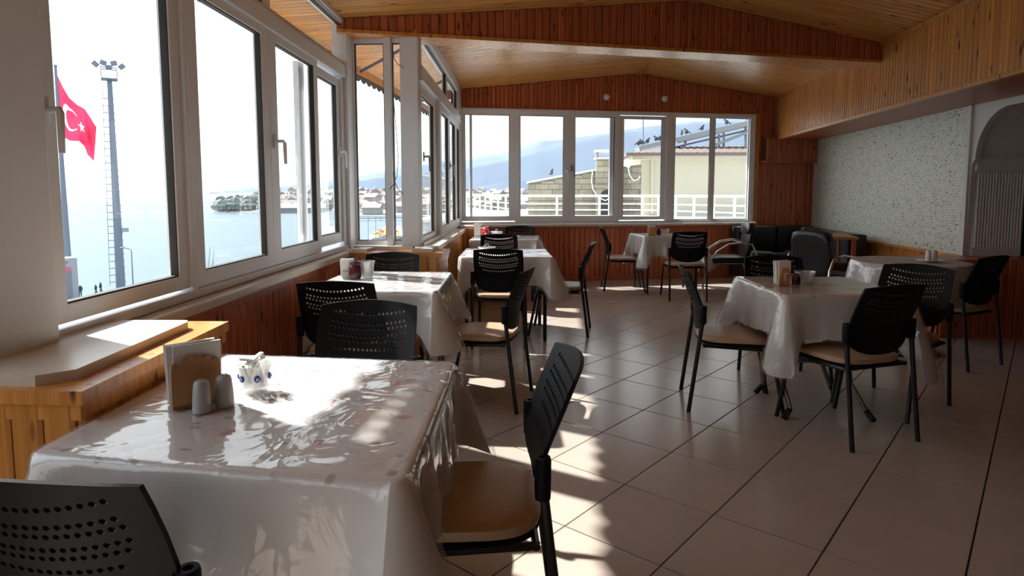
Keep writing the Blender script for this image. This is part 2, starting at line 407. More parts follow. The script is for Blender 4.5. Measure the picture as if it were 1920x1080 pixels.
# =================================================================== FLOOR
FA = math.radians(90 - 36.9)
floor = struct('floor', MB().box((-3.2, -3.2, -0.12), (8.2, 11.0, -0.008)), M['grout'])
TW, TL = 0.410, 0.462
u = Vector((math.cos(FA), math.sin(FA), 0)); v = Vector((-math.sin(FA), math.cos(FA), 0))
tile_me = MB().box((-TL / 2 + 0.003, -TW / 2 + 0.003, -0.010), (TL / 2 - 0.003, TW / 2 - 0.003, 0.0), 0.002).mesh('tile', M['tile'])
c0 = onZ(1414, 892, 0.0); c0.z = 0
cells = []
for i in range(-40, 41):
    for j in range(-40, 41):
        p = c0 + u * ((i + 0.5) * TL) + v * ((j + 0.5) * TW)
        if -3.0 < p.x < 8.0 and -3.0 < p.y < 10.8:
            d = p - Vector((0, 0, EYE)); dep = d.dot(_fw)
            vis = False
            if dep > 0.3:
                X, Y = 960 + FPX * d.dot(_rt) / dep, CYP - FPX * d.dot(_up) / dep
                vis = -60 < X < 1980 and Y < 1130
            wallback = 8.91 + 0.237 * (p.x + 1.28)
            if p.y < wallback + 0.2: cells.append((0 if vis else 1, d.length, p))
cells.sort(key=lambda c: (c[0], c[1]))
rest = MB()
for k, (h, d, p) in enumerate(cells):
    if k < 300: link('tile', tile_me, floor, p, (0, 0, FA))
    else:
        b = MB().box((-TL / 2 + 0.003, -TW / 2 + 0.003, -0.010), (TL / 2 - 0.003, TW / 2 - 0.003, 0.0)).xf(Matrix.Translation(p) @ Matrix.Rotation(FA, 4, 'Z'))
        rest.add(b.v, b.f)
tag(ob('distant_tiles', rest, M['tile'], floor), kind='stuff')

# =================================================================== CEILING
RX, RZ, EZ = 1.31, 3.05, 2.745          # ridge x and height, eave height at x = -1.3
def ceil_z(x): return RZ - (RX - x) * (RZ - EZ) / (RX + 1.3) if x < RX else RZ - (x - RX) * (RZ - 2.763) / (3.44 - RX)
SK = 0.237
XL, XRR = -2.22, 3.62
def yb(x): return 8.91 + SK * (x + 1.28)
cb = MB()
for (xa, xb) in ((XL, RX), (RX, XRR)):
    za, zb = ceil_z(xa) + 0.02, ceil_z(xb) + 0.02
    cb.add([(xa, -3, za), (xb, -3, zb), (xb, yb(xb) + 0.95, zb), (xa, yb(xa) + 0.95, za), (xa, -3, za + 0.12), (xb, -3, zb + 0.12), (xb, yb(xb) + 0.95, zb + 0.12), (xa, yb(xa) + 0.95, za + 0.12)],  # runs on past the back wall as an unseen overhang added to block sun
           [(0, 1, 2, 3), (4, 7, 6, 5), (0, 4, 5, 1), (1, 5, 6, 2), (2, 6, 7, 3), (3, 7, 4, 0)])
ceiling = struct('ceiling', cb, M['backing'])
PWID = 0.076
for side, (xa, xb) in enumerate(((XL, RX), (RX, XRR))):
    pa0 = Vector((xa, yb(xa), ceil_z(xa))); pb0 = Vector((xb, yb(xb), ceil_z(xb)))
    ax = (pb0 - pa0); L = ax.length; ax.normalize()
    yy = Vector((0, 1, 0)); wdir = (yy - ax * yy.dot(ax)).normalized(); nup = wdir.cross(ax) if wdir.cross(ax).z > 0 else ax.cross(wdir)
    step = PWID / wdir.dot(yy)
    xdir = wdir if wdir.cross(nup).dot(ax) > 0 else -wdir
    me = board_mesh(PWID, L, 0.014, M['pine_ceiling'])
    k = 0
    while True:
        p = pa0 - yy * (k + 0.5) * step + nup * 0.012
        if p.y < -1.2: break
        R = Matrix((xdir, nup, ax)).transposed().to_4x4()
        link('board', me, ceiling, mtx=Matrix.Translation(p) @ R)
        k += 1
# ridge batten and eave trims
def bar(name, a, b, w, h, m, up=Vector((0, 0, 1)), parent=None, bev=0.0):
    a, b = Vector(a), Vector(b); ax = (b - a); L = ax.length; ax.normalize()
    x = ax.cross(up).normalized(); y = x.cross(ax) * -1
    R = Matrix((x, y, ax)).transposed().to_4x4()
    return ob(name, MB().box((-w / 2, -h / 2, 0), (w / 2, h / 2, L), bev), m, parent, mtx=Matrix.Translation(a) @ R)
bar('ridge_batten', (RX, -1.2, RZ - 0.012), (RX, yb(RX), RZ - 0.012), 0.07, 0.022, M['pine'], parent=ceiling)

# =================================================================== BACK WALL
FB = frame(-1.28, 8.91, 4.35, 1.03)
def sx(s): return -1.28 + s * 4.35 / math.hypot(4.35, 1.03)
wb = wall_panel('wall_back', FB, -0.10, 5.75, 0.0, 0.80, 0.078, M['pine_red'])
gb = MB().prism([(-0.10, 2.49), (5.8, 2.49), (5.8, ceil_z(sx(5.8)) + 0.03), ((RX + 1.28) * math.hypot(4.35, 1.03) / 4.35, RZ + 0.03), (-0.10, ceil_z(-1.38) + 0.03)], 0.0, 0.10)
gable = tag(ob('wall_back_gable', gb, M['backing'], mtx=FB), kind='structure')
n = 76; w_ = 4.62 / n
for i in range(n):
    s0 = -0.02 + i * w_; zt = min(ceil_z(sx(s0)), ceil_z(sx(s0 + w_))) - 0.004
    link('board', board_mesh(w_, round(zt - 2.50, 2), 0.014, M['pine_red']), gable, (s0 + w_ / 2, 0, 2.50))
tag(ob('trim_1', MB().box((-0.02, -0.02, 2.485), (4.60, 0.0, 2.51)), M['pine_red'], mtx=FB), kind='structure')
pier = wall_panel('wall_back_right', FB, 4.60, 5.80, 0.80, 2.80, 0.086, M['pine_red'])
bx = tag(ob('wall_back_box', MB().box((4.66, -0.13, 1.79), (5.80, 0.0, 2.13)), M['backing'], mtx=FB), kind='structure')
boards(bx, 4.66, 5.80, 1.79, 2.13, 0.086, M['pine_red'], y=-0.13)
tag(ob('trim_2', MB().box((4.62, -0.155, 1.76), (5.80, 0.0, 1.79)), M['pine_red'], mtx=FB), kind='structure')
tag(ob('trim_3', MB().box((4.515, -0.035, 0.86), (4.60, 0.02, 2.50), 0.004), M['pine'], mtx=FB), kind='structure')
tag(ob('baseboard_back', MB().box((-0.05, -0.032, 0.0), (5.75, -0.014, 0.07)), M['pine_red'], mtx=FB), kind='structure')
sl = tag(ob('trim_4', MB().box((-0.02, -0.075, 0.815), (4.58, 0.06, 0.845), 0.005), M['marble'], mtx=FB), kind='structure')
tag(ob('trim_5', MB().box((-0.02, -0.035, 0.775), (4.60, -0.014, 0.814)), M['pine_red'], mtx=FB), kind='structure')

# =================================================================== WINDOWS
def sash(win, s0, s1, z0, z1, g, t=0.0, dep=0.05, m='upvc', name='sash'):
    """a framed leaf: outer size s0..s1, z0..z1, glass g = (gs0, gs1, gz0, gz1)"""
    a0, a1, b0, b1 = g
    mb = MB()
    mb.box((s0, t - dep / 2, z0), (a0, t + dep / 2, z1), 0.006).box((a1, t - dep / 2, z0), (s1, t + dep / 2, z1), 0.006)
    mb.box((a0 - 0.004, t - dep / 2, z0), (a1 + 0.004, t + dep / 2, b0), 0.006).box((a0 - 0.004, t - dep / 2, b1), (a1 + 0.004, t + dep / 2, z1), 0.006)
    fr = ob(name, mb, M['upvc'], win)
    gk = MB(); q = 0.006
    gk.box((a0, t - 0.018, b0), (a0 + q, t + 0.012, b1)).box((a1 - q, t - 0.018, b0), (a1, t + 0.012, b1)).box((a0, t - 0.018, b0), (a1, t + 0.012, b0 + q)).box((a0, t - 0.018, b1 - q), (a1, t + 0.012, b1))
    ob('gasket', gk, M['gasket'], fr)
    ob('pane', MB().box((a0 + 0.001, t - 0.002, b0 + 0.001), (a1 - 0.001, t + 0.002, b1 - 0.001)), M['glass'], fr)
    return fr
def wbars(win, lst, name='frame', bev=0.005):
    for (s0, s1, t0, t1, z0, z1) in lst: ob(name, MB().box((s0, t0, z0), (s1, t1, z1), bev), M['upvc'], win)
def handle(parent, s, z, t=-0.03, flip=1, m='upvc', swing=0.0):
    mb = MB().box((s - 0.014, t - 0.012, z - 0.04), (s + 0.014, t, z + 0.04), 0.004)
    mb.tube([(s, t - 0.008, z), (s, t - 0.05, z + 0.002), (s + flip * 0.012, t - 0.055, z - 0.01), (s + flip * 0.018, t - 0.055, z - 0.13)], [0.009, 0.010, 0.011, 0.009], 8)
    return ob('handle', mb, M[m], parent, smooth=True)

# left wall, first run
F1 = frame(-1.55, 1.6, -0.16, 3.70)
w1 = sempty('window_1', F1)
wbars(w1, [(-0.02, 0.20, -0.07, 0.08, 0.835, 2.80), (3.55, 3.76, -0.05, 0.07, 0.835, 2.80),
           (0.20, 3.55, -0.035, 0.06, 0.835, 0.872), (0.20, 3.55, -0.04, 0.06, 2.235, 2.33), (0.20, 3.55, -0.04, 0.06, 2.67, 2.80),
           (1.045, 1.085, -0.04, 0.05, 0.872, 2.235), (3.47, 3.55, -0.02, 0.05, 0.872, 2.235)])
a = sash(w1, 0.20, 1.04, 0.885, 2.24, (0.305, 0.97, 0.945, 2.185)); handle(a, 0.245, 1.55, flip=-0.4)
a = sash(w1, 1.09, 1.99, 0.875, 2.24, (1.19, 1.905, 0.945, 2.185))
a = sash(w1, 1.99, 2.87, 0.875, 2.24, (2.11, 2.80, 0.96, 2.185)); handle(a, 2.035, 1.60)
a = sash(w1, 2.86, 3.47, 0.90, 2.21, (2.925, 3.40, 0.98, 2.15), t=0.02); handle(a, 3.435, 1.63, -0.005)
ob('sliding_stile', MB().box((2.70, 0.05, 0.95), (2.81, 0.09, 2.20), 0.005), M['upvc'], w1)
sash(w1, 0.20, 1.99, 2.33, 2.68, (0.25, 1.94, 2.36, 2.65), name='transom')
sash(w1, 1.99, 3.62, 2.33, 2.68, (2.05, 3.575, 2.36, 2.65), name='transom')

# facing return window
F2 = frame(-1.73, 5.33, 1, 0.0)
w2 = sempty('window_2', F2)
wbars(w2, [(0.61 - 0.13, 0.63, -0.05, 0.09, 0.85, 2.64), (0.345, 0.405, -0.055, 0.05, 0.85, 2.645)])
sash(w2, 0.02, 0.345, 0.853, 2.64, (0.09, 0.338, 0.892, 2.545))
sash(w2, 0.405, 0.50, 0.853, 2.64, (0.408, 0.484, 0.892, 2.545))

# left wall, second run
F3 = frame(-1.115, 5.37, -0.165, 3.54)
w3 = sempty('window_3', F3)
wbars(w3, [(3.40, 3.56, -0.04, 0.06, 0.835, 2.75), (0.0, 3.40, -0.035, 0.06, 0.835, 0.865), (0.0, 3.40, -0.04, 0.06, 2.25, 2.37), (0.0, 3.40, -0.04, 0.06, 2.66, 2.76),
           (1.12, 1.25, -0.04, 0.05, 0.865, 2.25)])
a = sash(w3, 0.02, 1.12, 0.87, 2.25, (0.10, 0.93, 0.915, 2.16), t=0.02); handle(a, 0.20, 1.62, -0.005, m='greymetal')
a = sash(w3, 1.25, 2.12, 0.865, 2.25, (1.36, 2.03, 0.935, 2.165)); handle(a, 2.08, 1.62, m='greymetal')
a = sash(w3, 2.12, 2.95, 0.865, 2.25, (2.20, 2.80, 0.95, 2.165))
sash(w3, 2.95, 3.40, 0.865, 2.25, (3.0, 3.35, 0.95, 2.165))
sash(w3, 0.0, 1.90, 2.37, 2.68, (0.05, 1.85, 2.395, 2.64), name='transom')
sash(w3, 1.90, 3.40, 2.37, 2.68, (1.95, 3.05, 2.395, 2.64), name='transom')

# back wall
w4 = sempty('window_4', FB)
wbars(w4, [(-0.03, 0.03, -0.04, 0.06, 0.85, 2.49), (4.47, 4.525, -0.04, 0.06, 0.85, 2.49), (0.03, 4.47, -0.035, 0.06, 0.85, 0.885), (0.03, 4.47, -0.035, 0.06, 2.44, 2.49),
           (3.09, 3.19, -0.04, 0.05, 0.885, 2.44), (0.155, 0.192, 0.03, 0.07, 0.93, 2.41), (3.19, 3.235, -0.03, 0.05, 0.885, 2.44), (4.44, 4.47, -0.03, 0.05, 0.885, 2.44)])
sash(w4, 0.03, 0.80, 0.90, 2.445, (0.085, 0.722, 0.962, 2.40))
a = sash(w4, 0.80, 1.60, 0.885, 2.445, (0.877, 1.518, 0.958, 2.402)); handle(a, 1.56, 1.62)
a = sash(w4, 1.60, 2.365, 0.885, 2.445, (1.688, 2.29, 0.958, 2.40)); handle(a, 1.64, 1.66, m='greymetal')
ob('sliding_stile', MB().box((2.235, 0.04, 0.95), (2.345, 0.08, 2.41), 0.005), M['upvc'], w4)
sash(w4, 2.365, 3.09, 0.90, 2.43, (2.43, 3.03, 0.945, 2.39), t=0.01)
sash(w4, 3.20, 3.845, 0.885, 2.44, (3.23, 3.805, 0.90, 2.43), t=0.01)
sash(w4, 3.845, 4.47, 0.885, 2.44, (3.878, 4.445, 0.90, 2.428), t=0.01)

# bay step nearer than the first run (outside the frame to the left)
F5 = frame(-2.30, 1.52, 1, 0.0)
w5 = sempty('window_5', F5)
wbars(w5, [(0.62, 0.745, -0.06, 0.05, 0.83, 2.76)])
sash(w5, 0.0, 0.60, 0.85, 2.70, (0.07, 0.53, 0.92, 2.62))
F6 = frame(-2.30, -3.0, 0, 1)
w6 = sempty('window_6', F6)
for k in range(4): sash(w6, k * 1.12, (k + 1) * 1.12, 0.85, 2.66, (k * 1.12 + 0.08, (k + 1) * 1.12 - 0.08, 0.93, 2.58))

# =================================================================== LEFT WALLS BELOW THE SILLS, LEDGES
wall_panel('wall_left', frame(-1.50, 1.6, -0.16, 3.70), 0.60, 3.45, 0.0, 0.80, 0.085, M['pine_red'])
tag(ob('trim_6', MB().box((0.55, -0.05, 0.79), (3.5, 0.10, 0.832), 0.008), M['marble'], mtx=frame(-1.49, 1.6, -0.16, 3.70)), kind='structure')
tag(ob('trim_7', MB().box((0.60, -0.03, 0.745), (3.4, -0.013, 0.789)), M['pine_red'], mtx=frame(-1.50, 1.6, -0.16, 3.70)), kind='structure')
wall_panel('wall_left_far', frame(-1.02, 5.37, -0.165, 3.54), 0.0, 3.4, 0.0, 0.79, 0.085, M['pine'])
tag(ob('trim_8', MB().box((0.0, -0.05, 0.79), (3.45, 0.13, 0.832), 0.008), M['marble'], mtx=frame(-1.02, 5.37, -0.165, 3.54)), kind='structure')
wall_panel('wall_left_near', frame(-2.26, -3.0, 0, 1), 0.0, 4.45, 0.0, 0.82, 0.085, M['pine'])
def ledge(idx, quad, z, bw, m, slab=None):
    """boxed-out pier: wood boards on each outer face in quad order, a wood cap and a marble slab"""
    cx = sum(p[0] for p in quad) / 4; cy = sum(p[1] for p in quad) / 4
    core = tag(ob('wall_left_pier_%d' % idx, MB().prism([(p[0], p[1]) for p in quad], 0.0, z - 0.035, 'z'), M['backing']), kind='structure')
    n = len(quad)
    for i in range(n):
        a, b = Vector(quad[i]), Vector(quad[(i + 1) % n]); d = b - a; L = d.length
        nn = max(1, round(L / bw)); w = L / nn
        me = board_mesh(w, z - 0.036, 0.014, m)
        R = Matrix.Rotation(math.atan2(d.y, d.x), 4, 'Z')
        for k in range(nn):
            p = a + d * ((k + 0.5) / nn)
            link('board', me, core, mtx=Matrix.Translation((p.x, p.y, 0.0)) @ R)
    e = 1 + 0.03 / max(0.2, abs(quad[1][0] - quad[0][0]))
    cap = MB().prism([(cx + (p[0] - cx) * 1.08, cy + (p[1] - cy) * 1.05) for p in quad], z - 0.035, z, 'z')
    ob('wood_cap', cap, M['pine'], core)
    fr = MB()
    ob('wood_moulding', MB().prism([(cx + (p[0] - cx) * 1.05, cy + (p[1] - cy) * 1.03) for p in quad], z - 0.075, z - 0.036, 'z'), m, core)
    if slab: ob('marble_slab', MB().prism(slab, z, z + 0.028, 'z'), M['marble'], core)
ledge(1, [(-2.22, 1.43), (-1.15, 1.43), (-1.215, 2.22), (-1.62, 2.20)], 0.825, 0.082, M['pine'],
      [(-2.20, 1.44), (-1.26, 1.44), (-1.20, 1.50), (-1.255, 2.09), (-1.275, 2.12), (-1.64, 2.10), (-1.62, 1.55)])
ledge(2, [(-1.66, 4.92), (-0.88, 4.92), (-0.88, 5.32), (-1.68, 5.32)], 0.825, 0.082, M['pine'],
      [(-1.10, 4.98), (-0.94, 4.98), (-0.94, 5.28), (-1.10, 5.28)])
ob('marble_slab', MB().prism([(-1.60, 5.0), (-1.47, 4.98), (-1.45, 5.14), (-1.58, 5.16)], 0.825, 0.85, 'z'), M['marble'], bpy.data.objects['wall_left_pier_2'])
ob('marble_slab', MB().prism([(-1.64, 5.19), (-1.14, 5.19), (-1.14, 5.28), (-1.64, 5.28)], 0.825, 0.852, 'z'), M['marble'], bpy.data.objects['wall_left_pier_2'])
ledge(3, [(-1.25, 8.30), (-0.86, 8.30), (-0.86, 8.96), (-1.25, 8.90)], 0.832, 0.082, M['pine'], [(-1.20, 8.36), (-0.93, 8.36), (-0.93, 8.86), (-1.20, 8.84)])

# =================================================================== BEAM, SOFFIT, RIGHT WALL
BA, BB = Vector((-1.72, 5.11, 0)), Vector((3.30, 6.62, 0))
FBm = frame(BA.x, BA.y, BB.x - BA.x, BB.y - BA.y); BL = (BB - BA).length
def bxx(s): return BA.x + (BB.x - BA.x) * s / BL
rs = (RX - BA.x) * BL / (BB.x - BA.x)
bz = 2.615
beam = tag(ob('ceiling_beam', MB().prism([(0, bz), (BL, bz), (BL, ceil_z(bxx(BL)) + 0.02), (rs, RZ + 0.02), (0, ceil_z(bxx(0)) + 0.02)], 0.0, 0.24), M['pine_red'], mtx=FBm), kind='structure')
n = 76; w_ = BL / n
for i in range(n):
    zt = min(ceil_z(bxx(i * w_)), ceil_z(bxx((i + 1) * w_))) - 0.003
    link('board', board_mesh(w_, round(zt - bz, 2), 0.014, M['pine_red']), beam, ((i + 0.5) * w_, 0, bz))
ob('bottom_trim', MB().box((0, -0.03, bz - 0.03), (BL, 0.26, bz), 0.006), M['pine'], beam)

S0, S1 = Vector((3.49, 10.06)), Vector((2.78, -3.0))
FS = frame(S0.x, S0.y, S1.x - S0.x, S1.y - S0.y); SL = (S1 - S0).length      # room is on the right of the direction
sof = tag(ob('wall_right_soffit', MB().box((0, 0, 2.12), (SL, 0.06, 2.80)), M['backing'], mtx=FS), kind='structure')
boards(sof, 0.0, 11.4, 2.12, 2.775, 0.0605, M['pine'])
ob('bottom_trim', MB().box((0, -0.028, 2.105), (SL, 0.03, 2.14), 0.004), M['pine'], sof)
ob('top_trim', MB().box((0, -0.034, 2.745), (SL, 0.0, 2.785), 0.004), M['pine'], sof)
cl = tag(ob('ceiling_low', MB().box((2.7, -3.0, 2.125), (8.2, 10.9, 2.20)), M['pine_red']), kind='structure')
# keep the low ceiling to the right of the fascia
cl.data.clear_geometry()
lb = MB().prism([(S0.x + 0.02, S0.y), (S1.x + 0.02, S1.y), (8.2, -3.0), (8.2, 10.9), (3.6, 10.5)], 2.112, 2.20, 'z')
cl.data.from_pydata(lb.v, [], lb.f); cl.data.update()

# right mosaic wall: from the back corner towards the camera
W0, W1 = Vector((4.13, 10.3)), Vector((3.93, 6.20))
FR = frame(W0.x, W0.y, W1.x - W0.x, W1.y - W0.y); WL = (W1 - W0).length
tag(ob('wall_right', MB().box((0, 0, 0.70), (WL, 0.45, 2.12)), M['mosaic'], mtx=FR), kind='structure')
wr = wall_panel('wall_right_wainscot', FR, 0.0, WL, 0.0, 0.685, 0.062, M['pine'], back=0.45)
ob('top_trim', MB().box((0, -0.035, 0.675), (WL, 0.02, 0.71), 0.005), M['pine'], wr)
# arched opening: white spandrel, jamb with flutes
arch = [(6.20, 0.70), (6.17, 0.70), (6.15, 1.55), (6.12, 1.60)]
for k in range(0, 13):
    a_ = math.radians(k * 7.5); arch.append((5.70 + 0.41 * math.cos(a_), 1.60 + 0.45 * math.sin(a_)))
arch += [(3.0, 2.05), (3.0, 2.12), (6.20, 2.12)]
aw = tag(ob('wall_right_arch', MB().prism(arch, 3.925, 3.975, 'x'), M['plaster']), kind='structure')
ob('arch_edge', MB().box((3.90, 6.165, 0.70), (3.93, 6.215, 2.11), 0.004), M['plaster'], aw)
jb = MB().box((3.975, 6.16, 0.70), (4.42, 6.20, 2.12))
jm = tag(ob('wall_right_jamb', jb, M['plaster_grey']), kind='structure')
ob('jamb_cap', MB().box((3.96, 6.135, 1.50), (4.43, 6.16, 1.63), 0.006), M['plaster_grey'], jm)
fl_me = MB().tube([(0, 0, 0), (0, 0, 0.70)], 0.011, 8).mesh('flute', M['plaster_grey'])
for k in range(16): link('flute', fl_me, jm, (4.00 + k * 0.0265, 6.158, 0.79))
sof2 = [(6.16, 1.62)] + [(5.70 + 0.43 * math.cos(math.radians(k * 7.5)), 1.62 + 0.46 * math.sin(math.radians(k * 7.5))) for k in range(1, 13)] + [(3.0, 2.08), (3.0, 2.115), (6.16, 2.115)]
ob('arch_soffit', MB().prism(sof2, 3.976, 4.40, 'x'), M['plaster_grey'], jm)
# wood-clad pier under the jamb
FP = frame(3.50, 5.80, 1, 0)
pr = wall_panel('wall_right_pier', FP, 0.0, 0.92, 0.0, 0.695, 0.07, M['pine_red'], back=0.42)
pr2 = tag(ob('wall_right_pier_side', MB().box((0, 0, 0), (0.42, 0.03, 0.695)), M['backing'], mtx=frame(3.49, 6.22, 0, -1)), kind='structure')
boards(pr2, 0, 0.42, 0, 0.695, 0.07, M['pine_red'])
ob('top_board', MB().box((-0.02, -0.03, 0.695), (0.94, 0.42, 0.71)), M['pine_red'], pr)
# dark room beyond, rear wall
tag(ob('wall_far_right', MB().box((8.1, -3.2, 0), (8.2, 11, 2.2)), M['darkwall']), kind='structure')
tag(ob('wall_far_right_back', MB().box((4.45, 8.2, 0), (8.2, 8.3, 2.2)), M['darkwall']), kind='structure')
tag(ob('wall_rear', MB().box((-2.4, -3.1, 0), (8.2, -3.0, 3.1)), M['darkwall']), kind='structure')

# =================================================================== EAVES OUTSIDE
def vx(y): return -2.18 + 0.05 * (y - 3.5)
e0, e1 = -3.0, 10.6
ev = thing('eave_fascia', 'pine fascia board with grey scalloped canvas edge outside left windows', 'awning')
ax0, ax1 = Vector((vx(e0), e0, 0)), Vector((vx(e1), e1, 0)); EL = (ax1 - ax0).length
FE = frame(ax0.x, ax0.y, ax1.x - ax0.x, ax1.y - ax0.y)
ob('fascia_board', MB().box((0, -0.015, 2.555), (EL, 0.015, 2.625)), M['pine'], ev, mtx=FE)
sc = [(0, 2.57)]; per = 0.175; n = int(EL / per)
for k in range(n):
    for q in range(6):
        a_ = q / 6 * PI; sc.append(((k + q / 6) * per, 2.515 - 0.035 * math.sin(a_)))
sc += [(n * per, 2.515), (n * per, 2.57)]
ob('scalloped_edge', MB().prism(sc, 0.016, 0.020), M['valance'], ev, mtx=FE)
for yy_ in (6.6, 8.4): ob('awning_arm', MB().tube([(-1.25, yy_ - 0.9, 2.62), (vx(yy_) + 0.05, yy_, 2.56)], 0.015, 6), M['wire'], ev)

# =================================================================== CHAIRS
def back_surface(u, w):
    y = -0.225
    if w > 0.60: y -= (w - 0.60) * 0.40
    else: y += (0.60 - w) * 0.10
    return Vector((u, y + 0.85 * u * u, w))
def make_back():
    out = []
    top = [(-0.203 + 0.406 * i / 16, 0.832 + 0.018 * math.cos((i / 16 - 0.5) * PI)) for i in range(17)]
    right = [(0.207, 0.78), (0.209, 0.72), (0.208, 0.66), (0.205, 0.60), (0.196, 0.555)]
    bot = [(0.196 * math.cos(t) ** 0.8 if math.cos(t) > 0 else 0.0, 0.555 - 0.085 * math.sin(t)) for t in [i * PI / 2 / 7 for i in range(1, 8)]]
    half = top[8:] + right + bot
    loop = half + [(-x, y) for x, y in reversed(half[1:-1])]
    verts = [Vector(p) for p in loop]; edges = [(i, (i + 1) % len(loop)) for i in range(len(loop))]
    holes = []
    rows = ((0.800, 17, 0.146, 0.0), (0.762, 17, 0.150, 0.0), (0.742, 18, 0.158, 0.5), (0.712, 18, 0.158, 0.0), (0.692, 17, 0.150, 0.5), (0.660, 15, 0.128, 0.0))
    for w0, n, hw, o in rows:
        for i in range(n):
            uu = -hw + 2 * hw * i / (n - 1)
            ww = w0 + 0.018 * (uu / 0.15) ** 2 - 0.009
            holes.append((uu, ww)); r = 0.0062; b = len(verts)
            for k in range(8): verts.append(Vector((uu + r * math.cos(k * PI / 4 + 0.39), ww + r * math.sin(k * PI / 4 + 0.39))))
            edges += [(b + k, b + (k + 1) % 8) for k in range(8)]
    for i in range(-9, 10):
        for w in [0.49 + 0.028 * k for k in range(13)]:
            uu = i * 0.0205
            if all((uu - h[0]) ** 2 + (w - h[1]) ** 2 > 0.009 ** 2 for h in holes): verts.append(Vector((uu, w)))
    r = delaunay_2d_cdt(verts, edges, [], 1, 1e-6)
    vs, fs = r[0], r[2]
    def inside(p):
        c = False; n = len(loop); j = n - 1
        for i in range(n):
            xi, yi = loop[i]; xj, yj = loop[j]
            if (yi > p[1]) != (yj > p[1]) and p[0] < (xj - xi) * (p[1] - yi) / (yj - yi) + xi: c = not c
            j = i
        return c
    keep = []
    for f in fs:
        c = sum((vs[i] for i in f), Vector((0, 0))) / len(f)
        if not inside(c): continue
        if any((c.x - h[0]) ** 2 + (c.y - h[1]) ** 2 < 0.0056 ** 2 for h in holes): continue
        keep.append(tuple(f))
    front = [back_surface(v.x, v.y) for v in vs]
    th = 0.011
    back = [p + Vector((0, -th, 0.0)) for p in front]
    n = len(vs); mb = MB()
    ec = {}
    faces = []
    for f in keep:
        faces.append(f); faces.append(tuple(i + n for i in reversed(f)))
        for k in range(len(f)):
            e = (f[k], f[(k + 1) % len(f)]); ec[e] = 1
    for (a, b) in list(ec):
        if (b, a) not in ec: faces.append((b, a, a + n, b + n))
    mb.add(front + back, faces)
    used = sorted({i for f in mb.f for i in f}); mp = {o: i for i, o in enumerate(used)}
    mb.v = [mb.v[i] for i in used]; mb.f = [tuple(mp[i] for i in f) for f in mb.f]
    return mb
def pad(w, d, z0, z1, front_drop=0.0, n=14, p=3.4, yc=0.0):
    """cushion: super-ellipse outline, domed top"""
    mb = MB(); seg = 40
    rings = [(0.90, z0), (0.985, z0 + 0.006), (1.0, z0 + (z1 - z0) * 0.45), (0.985, z0 + (z1 - z0) * 0.78), (0.93, z1 - 0.004), (0.80, z1), (0.45, z1 + 0.003), (0.02, z1 + 0.004)]
    vs = []
    for r, z in rings:
        for k in range(seg):
            a = 2 * PI * k / seg; c, s = math.cos(a), math.sin(a)
            x = abs(c) ** (2 / p) * math.copysign(1, c) * w / 2 * r; y = abs(s) ** (2 / p) * math.copysign(1, s) * d / 2 * r
            vs.append((x, y + yc, z - front_drop * max(0, y / (d / 2)) ** 3))
    fs = [(i * seg + k, i * seg + (k + 1) % seg, (i + 1) * seg + (k + 1) % seg, (i + 1) * seg + k) for i in range(len(rings) - 1) for k in range(seg)]
    fs += [tuple(range(seg - 1, -1, -1)), tuple(range((len(rings) - 1) * seg, len(rings) * seg))]
    return mb.add(vs, fs)
def make_chair():
    root = thing('dining_chair', 'chair', 'chair')
    ob('backrest', make_back(), M['black'], root, smooth=True)
    ob('seat', pad(0.43, 0.43, 0.415, 0.455, 0.018), M['vinyl'], root, smooth=True)
    ob('seat_pan', pad(0.425, 0.425, 0.395, 0.414, 0.016), M['black'], root, smooth=True)
    fr = MB()
    for sgn in (-1, 1): fr.tube([(sgn * 0.20, -0.20, 0.40), (sgn * 0.205, 0.19, 0.385)], 0.011, 8)
    fr.tube([(-0.205, 0.15, 0.385), (0.205, 0.15, 0.385)], 0.011, 8).tube([(-0.21, -0.19, 0.40), (0.21, -0.19, 0.40)], 0.011, 8)
    ob('seat_frame', fr, M['blackmetal'], root, smooth=True)
    for sgn in (-1, 1):
        ob('leg', MB().tube([(sgn * 0.222, -0.275, 0.0), (sgn * 0.220, -0.225, 0.40), (sgn * 0.220, -0.205, 0.57)], 0.0125, 10), M['blackmetal'], root, smooth=True)
        ob('leg', MB().tube([(sgn * 0.215, 0.265, 0.0), (sgn * 0.206, 0.19, 0.375), (sgn * 0.19, 0.165, 0.395)], 0.0125, 10), M['blackmetal'], root, smooth=True)
        sl = MB().lathe([(0.020, 0.0), (0.021, 0.02), (0.0215, 0.10), (0.019, 0.108), (0.010, 0.108), (0.010, 0.085)], 14, (sgn * 0.219, -0.205, 0.535))
        sl.box((sgn * 0.212 - 0.016, -0.222, 0.54), (sgn * 0.212 + 0.010, -0.190, 0.635), 0.004)
        ob('sleeve', sl, M['black'], root, smooth=True)
    return root
PROTO = [None]
def chair(x, y, deg, label, group, grey=False):
    """deg: heading of the sitter, 0 = looking along +y, counter-clockwise"""
    if PROTO[0] is None: PROTO[0] = make_chair(); o = PROTO[0]
    else: o = copy_tree(PROTO[0])
    o.location = (x, y, 0); o.rotation_euler = (0, 0, math.radians(deg)); tag(o, label, None, group)
    if grey:
        for c in o.children:
            if c.name.startswith('seat') and not c.name.startswith('seat_'):
                c.data = c.data.copy(); c.data.materials.clear(); c.data.materials.append(M['vinyl_grey'])
    return o
G1 = 'chairs along the window tables'; G2 = 'chairs around the right tables'; G3 = 'chairs at the far middle table'
chair(-0.84, 1.235, -3, 'black perforated chair nearest the camera, cut off at lower left', G1)
chair(-0.24, 1.72, 96, 'black chair at the right side of the nearest table with sunlit floor behind', G1)
chair(-0.76, 2.27, 178, 'black chair facing the camera across the nearest table', G1)
chair(-1.12, 3.47, 2, 'black chair by the window wall, tucked into the second window table', G1)
